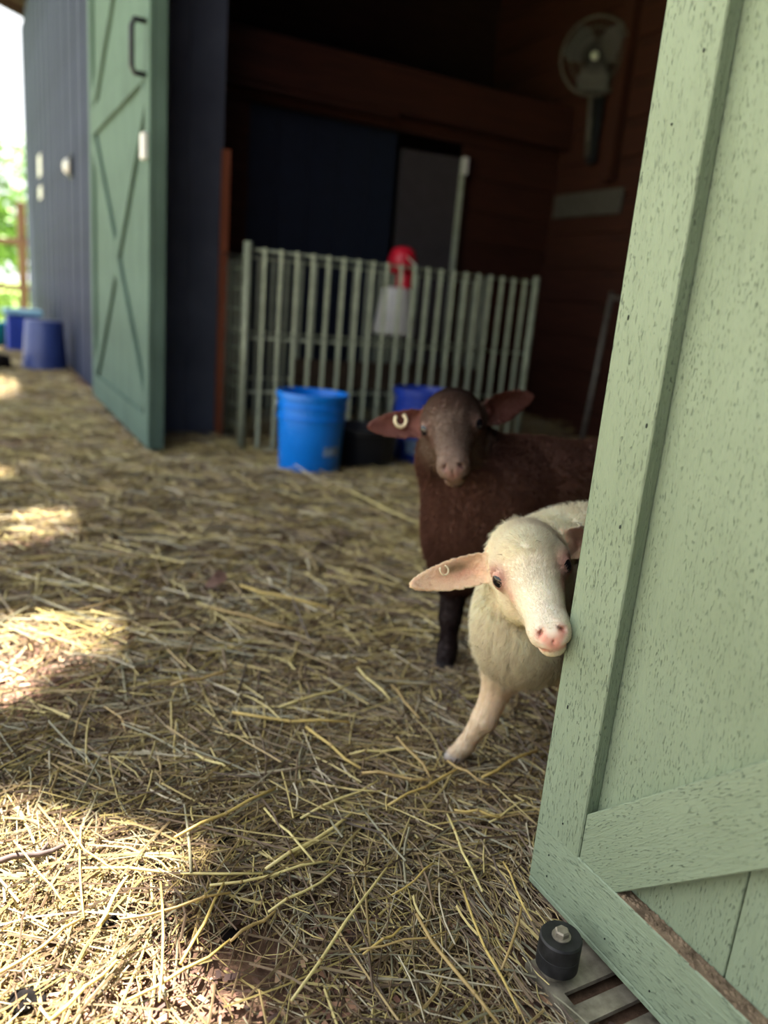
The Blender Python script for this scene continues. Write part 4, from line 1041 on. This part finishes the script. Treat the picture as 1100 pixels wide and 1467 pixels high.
# single long stalks that can be picked out on top of the bedding
ST = [((640, 1172), (690, 1285), 5), ((663, 1283), (745, 1456), 5), ((596, 1313), (716, 1467), 7), ((417, 1440), (560, 1238), 6), ((438, 1046), (516, 1108), 6),
      ((518, 1112), (612, 1126), 6), ((500, 1086), (590, 1080), 5), ((332, 1026), (500, 1038), 6), ((568, 1062), (616, 1116), 6), ((378, 1170), (450, 1246), 5),
      ((182, 1436), (330, 1350), 6), ((330, 1350), (394, 1312), 6), ((118, 1251), (376, 1262), 5), ((258, 1392), (320, 1274), 6), ((172, 1328), (330, 1284), 5),
      ((140, 1338), (184, 1258), 7), ((70, 1467), (168, 1380), 7), ((230, 1270), (228, 1448), 5), ((380, 1252), (502, 1176), 7), ((250, 1212), (392, 1142), 6),
      ((0, 1402), (118, 1318), 6), ((700, 1188), (756, 1152), 4), ((650, 1168), (716, 1178), 5), ((718, 1392), (746, 1306), 5), ((384, 1310), (480, 1255), 5),
      ((555, 1160), (660, 1106), 5), ((600, 1030), (560, 980), 5), ((512, 958), (560, 1002), 5), ((344, 842), (470, 872), 6), ((300, 870), (420, 902), 6),
      ((455, 690), (600, 760), 4), ((120, 1320), (116, 1190), 4), ((20, 1210), (92, 1300), 4), ((280, 1090), (330, 1110), 5), ((575, 1330), (520, 1365), 5),
      ((515, 1360), (640, 1335), 4), ((430, 1180), (540, 1130), 5), ((620, 1240), (560, 1290), 4), ((90, 1180), (170, 1260), 4), ((300, 1280), (470, 1240), 5),
      ((690, 1120), (770, 1078), 6), ((640, 1095), (700, 1130), 5), ((400, 1015), (500, 985), 5), ((720, 1240), (760, 1330), 4), ((245, 985), (330, 965), 6)]
LBL = 'long loose straw stalk lying on top of the bedding'
smats = [mat_flat('straw_stalk_%s' % nme, lin(*c), 0.45, 0, 0.12, 60) for nme, c in (('pale', (222, 206, 140)), ('gold', (204, 178, 104)), ('tan', (176, 150, 96)))]
SL = {0: 'pale straw stalk lying below the white lamb hoof, pointing towards the roller', 2: 'long gold straw stalk running off the bottom edge left of the roller', 3: 'long straw stalk slanting up from the bottom edge in the middle',
      1: 'thin straw stalk nearest the left side of the roller', 4: 'gold straw stalk slanting left of the white lamb foreleg', 12: 'long straight straw stalk lying level across the edge of the sun patch',
      16: 'thick straw stalk running off the bottom edge at the left', 17: 'upright-looking pale straw stalk pointing straight at the viewer below the sun patch', 18: 'thick tan straw stalk slanting in the shade right of the sun patch',
      20: 'straw stalk running off the left edge through the bright sun', 30: 'straw stalk lying on the mound beside the brown lamb chest', 40: 'straw stalk beside the lower edge of the green door',
      7: 'level straw stalk left of the white lamb foreleg', 28: 'blurred level straw stalk in the middle of the yard'}
def stalk(p, q, px, k):
    z = 0.024 + 0.006 * (k % 3)
    A = ground(p, z); B = ground(q, z); L = np.linalg.norm(B - A)
    mz = max(mound(A[:1], A[1:2])[0], mound(B[:1], B[1:2])[0]) * 0.7
    t = thing('straw_stalk', ((A[0] + B[0]) / 2, (A[1] + B[1]) / 2, 0.0), 0, SL.get(k, LBL), 'straw', 'loose straw stalks on the bedding')
    dpt = np.linalg.norm((A + B) / 2 - CAM); r = px * dpt / F * 0.5 * 0.72
    nrm = np.cross(B - A, [0, 0, 1]); nrm /= np.linalg.norm(nrm) + 1e-9; bd = rng.normal(0, 0.02) * L
    P = [Vector(A + (B - A) * s + nrm * bd * math.sin(s * math.pi) + np.array([0, 0, mz + 0.003 * math.sin(s * 9 + k)])) for s in np.linspace(0, 1, 5)]
    tube_obj('stem', P, [r * 0.9, r, r, r * 0.95, r * 0.75], smats[k % 3], t, 6)
    j = 1 + k % 3
    tube_obj('node', [P[j] - (P[j + 1] - P[j]).normalized() * 0.002, P[j] + (P[j + 1] - P[j]).normalized() * 0.002], r * 1.18, smats[2], t, 6)
for k, (p, q_, px) in enumerate(ST): stalk(p, q_, px, k)

# twigs, droppings, dead leaf
def twig(p, q, r, label):
    A, B = Vector(ground(p, 0.022)), Vector(ground(q, 0.026)); t = thing('twig', ((A.x + B.x) / 2, (A.y + B.y) / 2, 0), 0, label, 'twig')
    P = [A.lerp(B, s) + Vector((0, 0.006 * math.sin(s * 5), 0.003 * math.sin(s * 7))) for s in np.linspace(0, 1, 7)]
    tube_obj('twig_stem', P, [r, r * 1.05, r, r * .95, r * .9, r * .8, r * .6], TWIG, t, 7)
    m = P[4]; tube_obj('side_shoot', [m, m + Vector((0.012, 0.014, 0.004))], r * 0.5, TWIG, t, 6)
twig((-20, 1246), (92, 1208), 0.0042, 'grey-brown twig in the bright sun patch at the left edge')
twig((238, 1166), (396, 1136), 0.0030, 'thin dark twig lying in the shade right of the sun patch')
for p, sz, l in (((214, 1240), 0.011, 'small black dropping in the sun patch'), ((320, 1212), 0.017, 'largest black dropping where the sun patch ends'), ((158, 1322), 0.010, 'black dropping under a long stalk below the sun patch'),
                 ((40, 1432), 0.015, 'dark clod near the bottom left corner'), ((330, 1338), 0.010, 'small dark dropping among chips near the lower middle')):
    bmx = bmesh.new(); bmesh.ops.create_icosphere(bmx, subdivisions=3, radius=sz)
    for v in bmx.verts:
        v.co *= 1 + 0.16 * math.sin(v.co.x * 300 + sz * 900) * math.cos(v.co.y * 260) + 0.1 * math.sin(v.co.z * 400); v.co.z *= 0.75; v.co.x *= 1.25
    o = link('dropping', bm_mesh('dropping', bmx, True), CLOD); g_ = ground(p, 0.010); o.location = (g_[0], g_[1], 0.006 + sz * 0.15); tag(o, l, 'dropping', 'dark droppings on the ground')
bmx = bmesh.new(); vs = []
for k in range(12):
    a = k * math.pi / 6; r = 0.022 * (1 + 0.25 * math.cos(2 * a)) * (1 + 0.08 * (k % 2)); vs.append(bmx.verts.new((r * math.cos(a) * 1.3, r * math.sin(a), 0.006 * math.sin(2 * a))))
c0 = bmx.verts.new((0, 0, -0.004))
for k in range(12): bmx.faces.new((vs[k], vs[(k + 1) % 12], c0))
r_ = bmesh.ops.solidify(bmx, geom=list(bmx.faces), thickness=0.0008)
o = link('dead_leaf', bm_mesh('dead_leaf', bmx), mat_flat('pink_brown_leaf', lin(158, 126, 112), 0.7)); g_ = ground((310, 832), 0.04); o.location = (g_[0], g_[1], 0.042); o.rotation_euler = (0.3, -0.3, 0.6)
tag(o, 'curled pinkish brown dead leaf lying on the straw', 'leaf')
